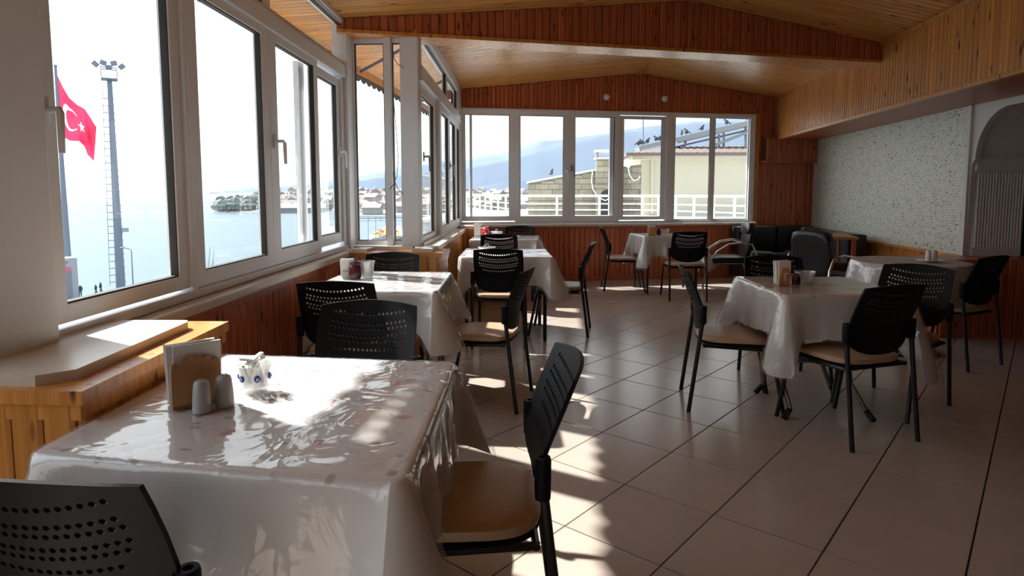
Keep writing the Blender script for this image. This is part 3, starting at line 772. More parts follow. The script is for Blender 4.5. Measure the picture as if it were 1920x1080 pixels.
chair(-1.19, 4.42, 180, 'black chair at the far end of second window table, before the ledge', G1)
chair(-0.42, 3.88, 80, 'black chair with half sunlit tan seat at right of second window table', G1)
chair(-0.42, 5.42, 0, 'black chair with tan seat at near side of third window table', G1)
chair(0.10, 5.86, 84, 'black chair with mauve seat at right side of third window table', G1, True)
chair(-0.56, 7.25, 0, 'black chair between the third and fourth window tables', G1)
chair(-0.40, 8.36, 180, 'black chair behind the farthest window table against the back wall', G1)
chair(1.00, 8.52, -90, 'black chair with sunlit seat edge left of the far middle table', G3)
chair(1.66, 7.86, 2, 'black chair turning its back to us at the far middle table', G3)
chair(1.13, 3.90, -96, 'black chair with tan seat left of the right square table', G2)
chair(1.63, 3.50, 22, 'black chair nearest on the right, back to us at the square table', G2)
chair(2.10, 3.92, 128, 'black chair turned sideways at the right side of square table', G2)
chair(1.62, 4.36, 180, 'black chair in the dark behind the right square table', G2)
chair(3.10, 5.02, 30, 'black chair beside the round table and wood pier at right', G2)

# =================================================================== TABLES AND CLOTHS
def table(label, quad, leg='black', group='tables'):
    c = Vector((sum(p[0] for p in quad) / 4, sum(p[1] for p in quad) / 4, 0))
    root = thing('dining_table', label, 'table', c, 0, group)
    q = [Vector((p[0], p[1], 0)) - c for p in quad]
    ob('table_top', MB().prism([((p * 0.985).x, (p * 0.985).y) for p in q], 0.715, 0.742, 'z'), M['ply'], root)
    if leg == 'black':
        for p in q:
            k = p * 0.86
            ob('leg', MB().tube([(k.x, k.y, 0), (k.x, k.y, 0.714)], 0.016, 8), M['blackmetal'], root, smooth=True)
        ap = MB()
        for i in range(4):
            a, b = q[i] * 0.86, q[(i + 1) % 4] * 0.86
            ap.tube([(a.x, a.y, 0.69), (b.x, b.y, 0.69)], 0.012, 6)
        ob('apron_rail', ap, M['blackmetal'], root)
    else:
        w = (q[1] - q[0]).length / 2; d = (q[3] - q[0]).length / 2
        for sx_ in (-1, 1):
            for sy_ in (-1, 1):
                pts = [(sx_ * w * 0.55 - 0.05, sy_ * d * 0.30, 0.714), (sx_ * w * 0.55 - 0.06, sy_ * d * 0.40, 0.40), (sx_ * w * 0.55 - 0.05, sy_ * d * 0.50, 0.20), (sx_ * w * 0.55 + 0.02 * sx_, sy_ * d * 0.62, 0.06), (sx_ * w * 0.55 + 0.05 * sx_, sy_ * d * 0.66, 0.012)]
                l_ = ob('leg', MB().tube(pts, 0.014, 8), M['greymetal'], root, smooth=True)
                ob('rubber_foot', MB().tube([pts[-2], (pts[-1][0] + 0.01 * sx_, pts[-1][1], 0.0)], [0.015, 0.018], 8), M['black'], l_)
        for sy_ in (-1, 1):
            ob('stretcher', MB().tube([(-w * 0.55 - 0.05, sy_ * d * 0.42, 0.32), (w * 0.55 - 0.05, sy_ * d * 0.42, 0.32)], 0.011, 8), M['greymetal'], root, smooth=True)
    return root
def skirt(quad, z, drop, cdrop, seed, off0=0.0, hem=0.0, flare=0.09, wav=0.010, wallside=False):
    rnd = random.Random(seed)
    c = Vector((sum(p[0] for p in quad) / 4, sum(p[1] for p in quad) / 4))
    q = [Vector(p) for p in quad]; n = 4
    pts = []                                     # (point, outward normal, corner weight, distance to corner, arc)
    arc = 0.0
    R = 0.022
    for i in range(n):
        a, b = q[i], q[(i + 1) % n]; d = (b - a); L = d.length; d.normalize(); nr = Vector((d.y, -d.x))
        pv = (q[i] - q[i - 1]).normalized(); nprev = Vector((pv.y, -pv.x))
        for k in range(6):                        # rounded corner fan at a
            t = (k + 0.5) / 6; nn = (nprev * (1 - t) + nr * t).normalized()
            cc = a - (nprev + nr).normalized() * R * 1.41
            pts.append((cc + nn * R, nn, 0.0, arc))
        m_ = max(12, int(L / 0.022))
        for k in range(1, m_):
            s = L * k / m_
            pts.append((a + d * s, nr, min(s, L - s), arc + s))
        arc += L
    ph = [rnd.uniform(0, 6.28) for _ in range(6)]
    rows = [0.0, 0.012, 0.03, 0.07, 0.16, 0.30, 0.45, 0.60, 0.75, 0.88, 1.0]
    vs, fs = [], []
    N = len(pts)
    for r in rows:
        for (p, nr, dc, s) in pts:
            cw = math.exp(-(dc / 0.06) ** 2); pinch = math.exp(-((dc - 0.13) / 0.05) ** 2)
            D = drop + cdrop * cw + 0.012 * math.sin(s * 7 + ph[0]) + hem
            vv = r * D / drop
            f = (0.012 + 0.02 * vv + wav * math.sin(s * 31 + ph[1]) * vv + wav * 0.7 * math.sin(s * 67 + ph[2]) * vv * vv + flare * cw * min(vv, 1.3) - 0.020 * pinch * vv)
            e = 0.012 * (1 - math.exp(-r * 40)) if r < 0.2 else 0.012
            if nr.x < -0.3 and wallside: f = 0.012 + (f - 0.012) * 0.12
            o = off0 + e + max(-0.005, f - 0.012) * (1 if r > 0.02 else 0)
            vs.append((p.x + nr.x * o, p.y + nr.y * o, z - r * D if r > 0 else z))
    for i in range(len(rows) - 1):
        for k in range(N): fs.append((i * N + k, i * N + (k + 1) % N, (i + 1) * N + (k + 1) % N, (i + 1) * N + k))
    # top: concentric rings to the centre
    o = len(vs); prev = 0
    rings = [0.97, 0.8, 0.6, 0.4, 0.2]
    for g in rings:
        b = len(vs)
        for (p, nr, dc, s) in pts:
            x, y = c.x + (p.x - c.x) * g, c.y + (p.y - c.y) * g
            vs.append((x, y, z + 0.0012 * math.sin(x * 23 + ph[3]) * math.sin(y * 19 + ph[4]) * (1 - g * 0.6)))
        for k in range(N): fs.append((prev + k, b + k, b + (k + 1) % N, prev + (k + 1) % N))
        prev = b
    ci = len(vs); vs.append((c.x, c.y, z))
    for k in range(N): fs.append((prev + k, ci, prev + (k + 1) % N))
    # to local coordinates about the centre
    vs = [(x - c.x, y - c.y, zz) for x, y, zz in vs]
    mb = MB(); mb.add(vs, [tuple(reversed(f)) for f in fs]); return mb, c
def cloth(quad, where, seed, drop=0.26, cdrop=0.13, flare=0.09, wav=0.010, phem=0.03, wallside=False):
    mb, c = skirt(quad, 0.7465, drop, cdrop, seed, flare=flare, wav=wav, wallside=wallside)
    o = ob('tablecloth', mb, M['cloth'], None, (c.x, c.y, 0), smooth=True)
    tag(o, 'white floral printed cloth under clear plastic on ' + where, 'tablecloth', 'white tablecloths')
    mb, c = skirt(quad, 0.7500, drop, cdrop, seed, off0=0.005, hem=phem, flare=flare * 1.15, wav=wav * 1.3, wallside=wallside)
    o = ob('plastic_cover', mb, M['plastic'], None, (c.x, c.y, 0), smooth=True)
    tag(o, 'clear shiny plastic cover over white cloth on ' + where, 'table cover', 'clear plastic covers')
T = dict(
    t1=[(-1.10, 1.235), (-0.28, 1.150), (-0.315, 2.005), (-1.135, 2.06)],
    t2=[(-1.39, 3.50), (-0.64, 3.50), (-0.69, 4.33), (-1.42, 4.35)],
    t3=[(-0.78, 5.42), (0.025, 5.42), (-0.04, 6.18), (-0.82, 6.19)],
    t4=[(-0.94, 7.44), (-0.14, 7.44), (-0.14, 8.20), (-0.96, 8.20)],
    t5=[(1.282, 3.472), (1.978, 3.513), (1.924, 4.245), (1.236, 4.215)],
    t6=[(1.22, 8.09), (1.95, 8.13), (1.90, 8.80), (1.12, 8.76)])
table('dining table nearest the camera, hidden under its cloth', T['t1'])
table('second dining table along the window wall, hidden under its cloth', T['t2'])
table('third dining table along the window with black legs showing', T['t3'])
table('farthest dining table along the window, hidden under its cloth', T['t4'])
table('right folding table with bent grey tube legs', T['t5'], 'grey')
table('far middle dining table below the back window', T['t6'])
cloth(T['t1'], 'the nearest table', 1, 0.235, 0.07, 0.07, 0.006, 0.02, wallside=True)
cloth(T['t2'], 'the second window table', 2, 0.25, 0.10, wallside=True)
cloth(T['t3'], 'the third window table', 3, 0.25, 0.09, wallside=True)
cloth(T['t4'], 'the farthest window table', 4, 0.24, 0.08, wallside=True)
cloth(T['t5'], 'the right folding table', 5, 0.25, 0.20, 0.05, 0.008, 0.01)
cloth(T['t6'], 'the far middle table', 6, 0.25, 0.16, 0.06)
# round table at the right
RC = Vector((2.93, 5.28)); RR = 0.42
rt = thing('round_table', 'round table under a white cloth beside the wainscot at right', 'table', (RC.x, RC.y, 0))
ob('table_top', MB().lathe([(0.001, 0.742), (0.40, 0.742), (0.41, 0.73), (0.40, 0.715), (0.001, 0.715)], 40), M['ply'], rt, smooth=True)
ob('pedestal', MB().lathe([(0.035, 0.03), (0.03, 0.36), (0.035, 0.714)], 14), M['blackmetal'], rt, smooth=True)
ob('base', MB().lathe([(0.001, 0.0), (0.24, 0.0), (0.24, 0.015), (0.05, 0.04), (0.001, 0.04)], 24), M['blackmetal'], rt, smooth=True)
def round_skirt(z, off, drop, seed):
    N = 120; rows = [0, 0.02, 0.06, 0.15, 0.35, 0.6, 0.8, 1.0]; vs, fs = [], []
    for r in rows:
        for k in range(N):
            a = 2 * PI * k / N
            f = 0.012 * min(1, r * 12) + r * (0.035 + 0.028 * math.sin(a * 11 + seed) + 0.012 * math.sin(a * 23))
            vs.append(((RR + off + f) * math.cos(a), (RR + off + f) * math.sin(a), z - r * (drop + 0.02 * math.sin(a * 4))))
    for i in range(len(rows) - 1):
        for k in range(N): fs.append((i * N + k, i * N + (k + 1) % N, (i + 1) * N + (k + 1) % N, (i + 1) * N + k))
    ci = len(vs); vs.append((0, 0, z)); fs += [(k, ci, (k + 1) % N) for k in range(N)]
    return MB().add(vs, [(a, d, c_, b) if len(f) == 4 else f for f in fs for (a, b, c_, d) in [f if len(f) == 4 else (0, 0, 0, 0)]])
tag(ob('tablecloth', round_skirt(0.7465, 0, 0.27, 0.4), M['cloth'], None, (RC.x, RC.y, 0), smooth=True), 'white cloth hanging in folds around the round table', 'tablecloth', 'white tablecloths')
tag(ob('plastic_cover', round_skirt(0.7500, 0.005, 0.29, 0.4), M['plastic'], None, (RC.x, RC.y, 0), smooth=True), 'clear plastic cover in folds around the round table', 'table cover', 'clear plastic covers')
# =================================================================== BLACK LEATHER SEATING, SMALL TABLE
def armchair(x, y, deg, label):
    r = thing('leather_armchair', label, 'armchair', (x, y, 0), math.radians(deg))
    ob('seat', pad(0.50, 0.50, 0.37, 0.455, 0.02), M['leather'], r, smooth=True)
    bk = pad(0.50, 0.50, 0.0, 0.07, 0.0); bk.xf(Matrix.Translation((0, -0.27, 0.66)) @ Matrix.Rotation(math.radians(100), 4, 'X') @ Matrix.Translation((0, 0, -0.035)))
    ob('backrest', bk, M['leather'], r, smooth=True)
    hd = pad(0.48, 0.15, 0.0, 0.09, 0.0); hd.xf(Matrix.Translation((0, -0.26, 0.83)) @ Matrix.Rotation(math.radians(100), 4, 'X') @ Matrix.Translation((0, 0, -0.03)))
    ob('head_cushion', hd, M['leather'], r, smooth=True)
    for s in (-1, 1):
        x_ = s * 0.29
        ob('arm_tube', MB().tube([(x_, 0.34, 0.0), (x_, 0.33, 0.18), (x_, 0.27, 0.38), (x_, 0.16, 0.54), (x_, 0.02, 0.63), (x_, -0.14, 0.655), (x_, -0.27, 0.63), (x_, -0.33, 0.50), (x_, -0.36, 0.25), (x_, -0.40, 0.0)], 0.0135, 10), M['chrome'], r, smooth=True)
    ob('cross_tube', MB().tube([(-0.29, 0.17, 0.35), (0.29, 0.17, 0.35)], 0.011, 8).tube([(-0.29, -0.345, 0.36), (0.29, -0.345, 0.36)], 0.011, 8), M['chrome'], r, smooth=True)
    return r
armchair(2.38, 8.62, 86, 'black leather armchair with chrome hoop arms at the far middle table')
armchair(3.02, 6.95, -64, 'dark leather armchair with chrome arm, back to us behind round table')
def sofa(mtx, L, label):
    r = thing('leather_sofa', label, 'sofa'); r.matrix_world = mtx
    ob('base', MB().box((0, -0.78, 0.05), (L, -0.06, 0.30), 0.02), M['leather'], r)
    n = max(1, round(L / 0.65)); w = L / n
    for k in range(n):
        ob('seat_cushion', MB().box((k * w + 0.01, -0.80, 0.30), ((k + 1) * w - 0.01, -0.22, 0.45), 0.035), M['leather'], r, smooth=True)
        ob('back_cushion', MB().box((k * w + 0.01, -0.28, 0.40), ((k + 1) * w - 0.01, -0.05, 0.80), 0.05), M['leather'], r, smooth=True)
    for k in (0.06, L - 0.06):
        for q in (-0.72, -0.12): ob('leg', MB().tube([(k, q, 0), (k, q, 0.06)], 0.02, 8), M['chrome'], r)
    return r
sofa(FB @ Matrix.Translation((4.12, -0.03, 0)), 1.30, 'black leather sofa against the back wall right of window')
sofa(FR @ Matrix.Translation((0.75, -0.10, 0)), 1.70, 'black leather sofa along the speckled white wall')
stt = thing('side_table', 'small square table with pale edge before black sofas', 'table', (3.40, 7.83, 0), math.radians(-12))
ob('table_top', MB().box((-0.22, -0.40, 0.765), (0.22, 0.40, 0.795), 0.004), M['ply'], stt)
ob('edge_strip', MB().box((-0.235, -0.40, 0.76), (-0.22, 0.40, 0.80)), M['upvc'], stt)
for sx_ in (-1, 1):
    for sy_ in (-1, 1): ob('leg', MB().box((sx_ * 0.18 - 0.02, sy_ * 0.35 - 0.02, 0), (sx_ * 0.18 + 0.02, sy_ * 0.35 + 0.02, 0.765)), M['pine_red'], stt)
cab = thing('serving_cabinet', 'dark cabinet holding a pale box at the far right edge', 'cabinet', (4.92, 6.55, 0))
ob('body', MB().box((-0.35, -0.25, 0.06), (0.35, 0.25, 0.50), 0.01), M['black'], cab)
ob('door', MB().box((-0.34, -0.27, 0.09), (-0.01, -0.25, 0.48), 0.004), M['black'], cab); ob('door', MB().box((0.01, -0.27, 0.09), (0.34, -0.27 + 0.02, 0.48), 0.004), M['black'], cab)
for k in (-0.3, 0.3): ob('foot', MB().box((k - 0.03, -0.2, 0), (k + 0.03, 0.2, 0.06)), M['black'], cab)
pb = MB().box((-0.16, -0.12, 0.50), (0.16, 0.12, 0.66), 0.012)
tag(ob('metal_box', pb, M['greymetal'], None, (4.92, 6.5, 0)), 'pale grey box on top of the dark cabinet at right edge', 'box')

# =================================================================== LAMPS ON THE GABLE, LOOSE CABLE
for s, z, lab in ((2.143, 2.686, 'left round white globe lamp on the wooden gable'), (3.034, 2.685, 'right round white globe lamp on the wooden gable')):
    p = FB @ Vector((s, 0, z))
    lp = thing('wall_lamp', lab, 'lamp', p, math.atan2(1.03, 4.35))
    ob('globe', MB().ball((0, -0.062, 0), 0.048, 18, 12), M['lamp'], lp, smooth=True)
    ob('base', MB().lathe([(0.001, 0), (0.032, 0), (0.030, 0.016), (0.001, 0.016)], 16).xf(Matrix.Translation((0, -0.0145, 0)) @ Matrix.Rotation(PI / 2, 4, 'X')), M['lamp'], lp, smooth=True)
cbp = [onY(a, b, 5.27) for a, b in ((736, 160), (740, 210), (744, 258), (747, 300), (744, 330), (738, 346), (730, 355))]
tag(ob('loose_cable', MB().tube(cbp, 0.0028, 6), M['wire'], smooth=True), 'long thin cable curling down beside the narrow corner window', 'cable')
cbp = [onY(a, b, 5.265) for a, b in ((737, 322), (739, 337), (745, 352), (752, 361), (756, 365))]
tag(ob('cable_end', MB().tube(cbp, 0.003, 6), M['wire'], smooth=True), 'short cable end crossing the long cable at the corner window', 'cable')
cbp = [onY(a, b, 5.265) for a, b in ((736, 96), (739, 110), (746, 121), (757, 127))]
tag(ob('cable_stub', MB().tube(cbp, 0.003, 6), M['wire'], smooth=True), 'short cable stub high up beside the corner window', 'cable')

# =================================================================== THINGS ON THE TABLES
ZT = 0.7525
def napkins(parent, w, h, n, z0, lean=0.0, y0=0.0):
    rnd = random.Random(n)
    for k in range(n):
        mb = MB(); a = rnd.uniform(-0.03, 0.03); t = 0.007
        pts = [(-w / 2, z0), (w / 2, z0), (w / 2 + rnd.uniform(-.004, .004), z0 + h + rnd.uniform(-.006, .006)), (-w / 2 + rnd.uniform(-.004, .004), z0 + h + rnd.uniform(-.010, .004))]
        mb.prism(pts, 0, t)
        mb.xf(Matrix.Translation((rnd.uniform(-.004, .004), y0 + k * 0.009, 0)) @ Matrix.Rotation(a, 4, 'Y') @ Matrix.Rotation(-lean * (k + 1), 4, 'X'))
        ob('napkin', mb, M['napkin'], parent)
def shaker(x, y, r, h, m, label, z=ZT):
    t = thing('shaker', label, 'shaker', (x, y, z))
    ob('body', MB().lathe([(0.001, 0), (r * 0.98, 0), (r, 0.006), (r * 0.93, h * 0.5), (r * 0.80, h * 0.85), (r * 0.66, h * 0.95), (r * 0.3, h), (0.001, h)], 20), m, t, smooth=True)
    hb = MB()
    for k in range(5): hb.ball((r * 0.32 * math.cos(k * 1.256), r * 0.32 * math.sin(k * 1.256), h * 0.995), 0.0016, 6, 4)
    tag(ob('pour_holes', hb, M['gasket'], t), kind='stuff')
    return t
def scallop(w, h, n=6, r0=0.0):
    """panel outline with a scalloped head"""
    pts = [(-w / 2, 0), (w / 2, 0), (w / 2, h * 0.70)]
    for i in range(n):
        for q in range(5):
            a = PI * q / 5; c = w / 2 - (i + 0.5) * w / n; u_ = c / (w / 2)
            pts.append((c + w / n / 2 * math.cos(a), h * (0.78 + 0.14 * (1 - u_ * u_)) + w / n / 2 * math.sin(a)))
    pts.append((-w / 2, h * 0.70)); return pts
nh = thing('napkin_holder', 'scalloped wooden napkin holder with white napkins on nearest table', 'napkin holder', (-0.925, 1.555, ZT), math.radians(42))
ob('panel', MB().prism(scallop(0.115, 0.135), -0.034, -0.028), M['ply'], nh); ob('panel', MB().prism(scallop(0.115, 0.125), 0.028, 0.034), M['ply'], nh)
ob('base', MB().box((-0.055, -0.034, 0), (0.055, 0.034, 0.008)), M['ply'], nh)
napkins(nh, 0.115, 0.150, 5, 0.010, 0.004, -0.024)
shaker(-0.870, 1.495, 0.0235, 0.082, M['ceramic'], 'left grey ceramic shaker before the scalloped napkin holder')
shaker(-0.836, 1.540, 0.0235, 0.082, M['ceramic'], 'right grey ceramic shaker before the scalloped napkin holder')
def bowl(x, y, r, h, m, label, flute=0.0, z=ZT):
    t = thing('glass_bowl', label, 'bowl', (x, y, z))
    prof = [(0.001, 0.004), (r * 0.72, 0.0), (r * 0.74, 0.010), (r * 0.80, h * 0.4), (r * 0.90, h * 0.75), (r, h), (r * 0.95, h), (r * 0.85, h * 0.72), (r * 0.74, h * 0.4), (r * 0.66, 0.014), (0.001, 0.012)]
    ob('bowl', MB().lathe(prof, 28), m, t, smooth=True)
    return t
sb = bowl(-0.815, 1.665, 0.046, 0.075, M['bowlglass'], 'glass sugar bowl with blue eye beads on nearest table')
for a in (-95, -35, 25, 85, 145, 205):
    ar = math.radians(a - 20); rx = 0.0405; R_ = Matrix.Translation((rx * math.cos(ar), rx * math.sin(ar), 0.042)) @ Matrix.Rotation(ar, 4, 'Z') @ Matrix.Rotation(PI / 2, 4, 'Y') @ Matrix.Diagonal((0.75, 0.75, 1, 1))
    d = ob('eye_bead', MB().lathe([(0.001, 0.004), (0.0115, 0.003), (0.012, 0.0), (0.001, 0.0)], 18).xf(R_), M['blue'], sb, smooth=True)
    ob('bead_ring', MB().lathe([(0.001, 0.0056), (0.0062, 0.0050), (0.0062, 0.0038), (0.001, 0.0038)], 14).xf(R_), M['beadwhite'], d)
    ob('bead_dot', MB().lathe([(0.001, 0.0072), (0.0026, 0.0066), (0.0026, 0.0052), (0.001, 0.0052)], 10).xf(R_), M['blue'], d)
rnd = random.Random(3)
for k in range(11):
    mb = MB().box((-0.007, -0.0035, -0.030), (0.007, 0.0035, 0.030), 0.002)
    tilt = rnd.uniform(0.15, 0.5) if k < 8 else 1.25
    R_ = Matrix.Translation((rnd.uniform(-.016, .016), rnd.uniform(-.016, .016), 0.050 if k < 8 else 0.088)) @ Matrix.Rotation(rnd.uniform(0, 6.28), 4, 'Z') @ Matrix.Rotation(tilt, 4, 'X')
    tag(ob('sugar_sachet', mb.xf(R_), M['napkin'], None, (-0.815, 1.665, ZT)), 'white paper sugar sachet in the bowl with eye beads', 'sachet', 'sugar sachets in the bead bowl')
# second table
n2 = thing('napkin_holder', 'bunch of white napkins in a holder on second window table', 'napkin holder', (-1.30, 3.97, ZT), math.radians(20))
ob('base', MB().box((-0.035, -0.03, 0), (0.035, 0.03, 0.008)), M['ceramic'], n2); ob('panel', MB().box((-0.035, -0.03, 0.008), (0.035, -0.026, 0.045)), M['ceramic'], n2); ob('panel', MB().box((-0.035, 0.026, 0.008), (0.035, 0.03, 0.045)), M['ceramic'], n2)
napkins(n2, 0.085, 0.115, 4, 0.010, 0.02, -0.018)
b2 = bowl(-1.19, 4.02, 0.055, 0.105, M['bowlglass'], 'clear glass bowl beside purple jar on second window table')
pj = thing('purple_jar', 'purple glass jar between napkins and bowl on second window table', 'jar', (-1.245, 3.95, ZT))
ob('body', MB().lathe([(0.001, 0), (0.036, 0), (0.040, 0.02), (0.040, 0.075), (0.030, 0.09), (0.001, 0.09)], 20), M['darkjar'], pj, smooth=True)
ob('lid', MB().lathe([(0.032, 0.09), (0.036, 0.095), (0.034, 0.11), (0.015, 0.118), (0.008, 0.130), (0.001, 0.132)], 20), M['purple'], pj, smooth=True)
# third table
d3 = thing('white_dish', 'shallow white dish on the third window table', 'dish', (-0.60, 6.02, ZT))
ob('dish', MB().lathe([(0.001, 0.003), (0.05, 0), (0.075, 0.012), (0.088, 0.03), (0.084, 0.03), (0.07, 0.015), (0.045, 0.006), (0.001, 0.006)], 24), M['whiteceramic'], d3, smooth=True)
ob('handle', MB().tube([(-0.03, 0, 0.03), (-0.015, 0, 0.055), (0.015, 0, 0.055), (0.03, 0, 0.03)], 0.006, 6), M['greymetal'], d3)
# farthest window table
n4 = thing('napkin_holder', 'white napkin bunch left of red jar on farthest window table', 'napkin holder', (-0.90, 7.85, ZT))
ob('base', MB().box((-0.035, -0.03, 0), (0.035, 0.03, 0.008)), M['ceramic'], n4); napkins(n4, 0.075, 0.16, 4, 0.008, 0.01, -0.018)
r4 = thing('red_jar', 'red lidded jar on the farthest window table', 'jar', (-0.80, 7.90, ZT))
ob('body', MB().lathe([(0.001, 0), (0.045, 0), (0.055, 0.03), (0.050, 0.065), (0.030, 0.078), (0.001, 0.078)], 20), M['redceramic'], r4, smooth=True)
ob('lid', MB().lathe([(0.034, 0.078), (0.036, 0.09), (0.02, 0.104), (0.008, 0.11), (0.008, 0.122), (0.001, 0.124)], 16), M['redceramic'], r4, smooth=True)
ob('label_patch', MB().box((-0.018, -0.058, 0.018), (0.018, -0.050, 0.05)), M['napkin'], r4)
w4_ = thing('sugar_pot', 'white sugar pot beside the red jar on farthest window table', 'pot', (-0.665, 7.92, ZT))
ob('body', MB().lathe([(0.001, 0), (0.045, 0), (0.066, 0.03), (0.078, 0.06), (0.07, 0.064), (0.001, 0.066)], 22), M['whiteceramic'], w4_, smooth=True)
ob('lid_knob', MB().ball((0, 0, 0.08), 0.016, 10, 6), M['whiteceramic'], w4_, smooth=True)
# far middle table
n6 = thing('napkin_holder', 'orange and white napkin holder on the far middle table', 'napkin holder', (1.335, 8.30, ZT))
ob('panel', MB().box((-0.045, -0.03, 0), (0.045, -0.022, 0.10)), M['ply_light'], n6); ob('base', MB().box((-0.045, -0.03, 0), (0.045, 0.03, 0.006)), M['ply_light'], n6); ob('panel', MB().box((-0.045, 0.022, 0), (0.045, 0.03, 0.10)), M['ply_light'], n6)
napkins(n6, 0.10, 0.135, 4, 0.008, 0.006, -0.018)
j6 = thing('spice_jar', 'dark little jar beside napkin holder on far middle table', 'jar', (1.425, 8.30, ZT))
ob('body', MB().lathe([(0.001, 0), (0.03, 0), (0.032, 0.06), (0.02, 0.07), (0.001, 0.07)], 16), M['darkjar'], j6, smooth=True); ob('lid', MB().lathe([(0.022, 0.07), (0.024, 0.09), (0.001, 0.094)], 14), M['blackmetal'], j6, smooth=True)
bowl(1.51, 8.32, 0.055, 0.075, M['bowlglass'], 'clear glass bowl on the far middle table')
# right folding table
n5 = thing('napkin_holder', 'orange wooden lantern shaped napkin holder on right folding table', 'napkin holder', (1.395, 3.83, ZT), math.radians(10))
lan = [(-0.036, 0.0), (0.036, 0.0), (0.034, 0.045), (0.026, 0.075), (0.018, 0.082), (0.024, 0.094), (0.012, 0.104), (-0.012, 0.104), (-0.024, 0.094), (-0.018, 0.082), (-0.026, 0.075), (-0.034, 0.045)]
ob('panel', MB().prism(lan, -0.030, -0.024), M['ply_light'], n5); ob('panel', MB().prism(lan, 0.024, 0.030), M['ply_light'], n5); ob('base', MB().box((-0.034, -0.03, 0), (0.034, 0.03, 0.006)), M['ply_light'], n5)
ob('cut_letter', MB().box((-0.014, -0.0318, 0.066), (0.014, -0.0298, 0.073)).box((-0.004, -0.0318, 0.030), (0.004, -0.0298, 0.066)), M['napkin'], n5)
for k in (-0.018, 0.018): ob('cut_hole', MB().box((k - 0.003, -0.0318, 0.010), (k + 0.003, -0.0298, 0.018)), M['gasket'], n5)
napkins(n5, 0.075, 0.135, 5, 0.008, 0.03, -0.018)
bowl(1.565, 3.93, 0.062, 0.07, M['bowlglass'], 'glass bowl with flared rim on right folding table')
rnd = random.Random(5)
for k in range(6):
    R_ = Matrix.Translation((rnd.uniform(-.02, .02), rnd.uniform(-.02, .02), 0.045)) @ Matrix.Rotation(rnd.uniform(0, 6.28), 4, 'Z') @ Matrix.Rotation(rnd.uniform(0.3, 0.7), 4, 'X')
    tag(ob('sugar_sachet', MB().box((-0.006, -0.003, -0.027), (0.006, 0.003, 0.027), 0.002).xf(R_), M['napkin'] if k % 2 else M['darkjar'], None, (1.565, 3.93, ZT)), 'paper sachet in the flared glass bowl on right table', 'sachet', 'sachets in the flared bowl')
j5 = thing('spice_jar', 'dark red spice jar beside napkins on right folding table', 'jar', (1.485, 3.86, ZT))
ob('body', MB().lathe([(0.001, 0), (0.026, 0), (0.029, 0.02), (0.026, 0.045), (0.001, 0.046)], 16), M['darkjar'], j5, smooth=True); ob('lid', MB().lathe([(0.024, 0.046), (0.026, 0.058), (0.012, 0.064), (0.001, 0.065)], 14), M['purple'], j5, smooth=True)
# round table
sr = thing('saucer', 'small white saucer under two shakers on round table', 'saucer', (3.06, 5.22, ZT))
ob('plate', MB().lathe([(0.001, 0.002), (0.05, 0), (0.095, 0.009), (0.094, 0.012), (0.05, 0.005), (0.001, 0.005)], 24), M['whiteceramic'], sr, smooth=True)
shaker(3.035, 5.21, 0.022, 0.085, M['whiteceramic'], 'left white shaker on the saucer of the round table', ZT + 0.006)
shaker(3.092, 5.23, 0.022, 0.085, M['whiteceramic'], 'right white shaker on the saucer of the round table', ZT + 0.006)

# =================================================================== OUTSIDE: SEA, SHORE, HILLS
ZS = -12.7
def azp(px): r = _ray(px, 362); return math.atan2(r.y, r.x)
def pol(a, r, z): return (r * math.cos(a), r * math.sin(a), z)
n = 64
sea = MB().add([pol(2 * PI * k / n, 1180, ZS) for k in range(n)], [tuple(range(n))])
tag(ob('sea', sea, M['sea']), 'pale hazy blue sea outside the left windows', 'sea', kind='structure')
sh = [(0, 0)]
bp = MB()
an = [azp(60) + 0.9, azp(60) + 0.4] + [azp(p) for p in (60, 140, 220, 330, 480, 640, 700)]
rr = [80, 84, 90, 92, 94, 92, 88, 84, 80]
bp.add([pol(a, 12, ZS + 0.2) for a in an] + [pol(a, r, ZS + 0.2) for a, r in zip(an, rr)], [(i, i + 1, i + 10, i + 9) for i in range(8)])
tag(ob('beach', bp, M['sand']), kind='structure')
# far land rising behind the bay
pts = [(395, 505), (420, 500), (470, 480), (520, 470), (600, 465), (650, 440), (672, 395), (760, 385), (850, 380), (1000, 380), (1500, 380), (2100, 380)]
lm = MB(); vs = []; m = len(pts)
for q, dz in ((0, 0.1), (0.35, 5.0), (1.0, 14.0), (2.2, 20.0)):
    for px, r in pts: vs.append(pol(azp(px), r + q * 700, ZS + dz * (0.25 if px < 480 else 0.6 if px < 560 else 1)))
lm.add(vs, [(j * m + i, j * m + i + 1, (j + 1) * m + i + 1, (j + 1) * m + i) for j in range(3) for i in range(m - 1)])
tag(ob('far_shore', lm, M['sand']), kind='structure')
nl = [(690, 215), (720, 212), (765, 225), (850, 230), (900, 235)]
nm_ = MB(); m = len(nl)
nm_.add([pol(azp(p), 150, ZS + 0.3) for p, r in nl] + [pol(azp(p), r, ZS + 0.3) for p, r in nl], [(i, i + 1, m + i + 1, m + i) for i in range(m - 1)])
tag(ob('near_quay', nm_, M['sand']), kind='structure')
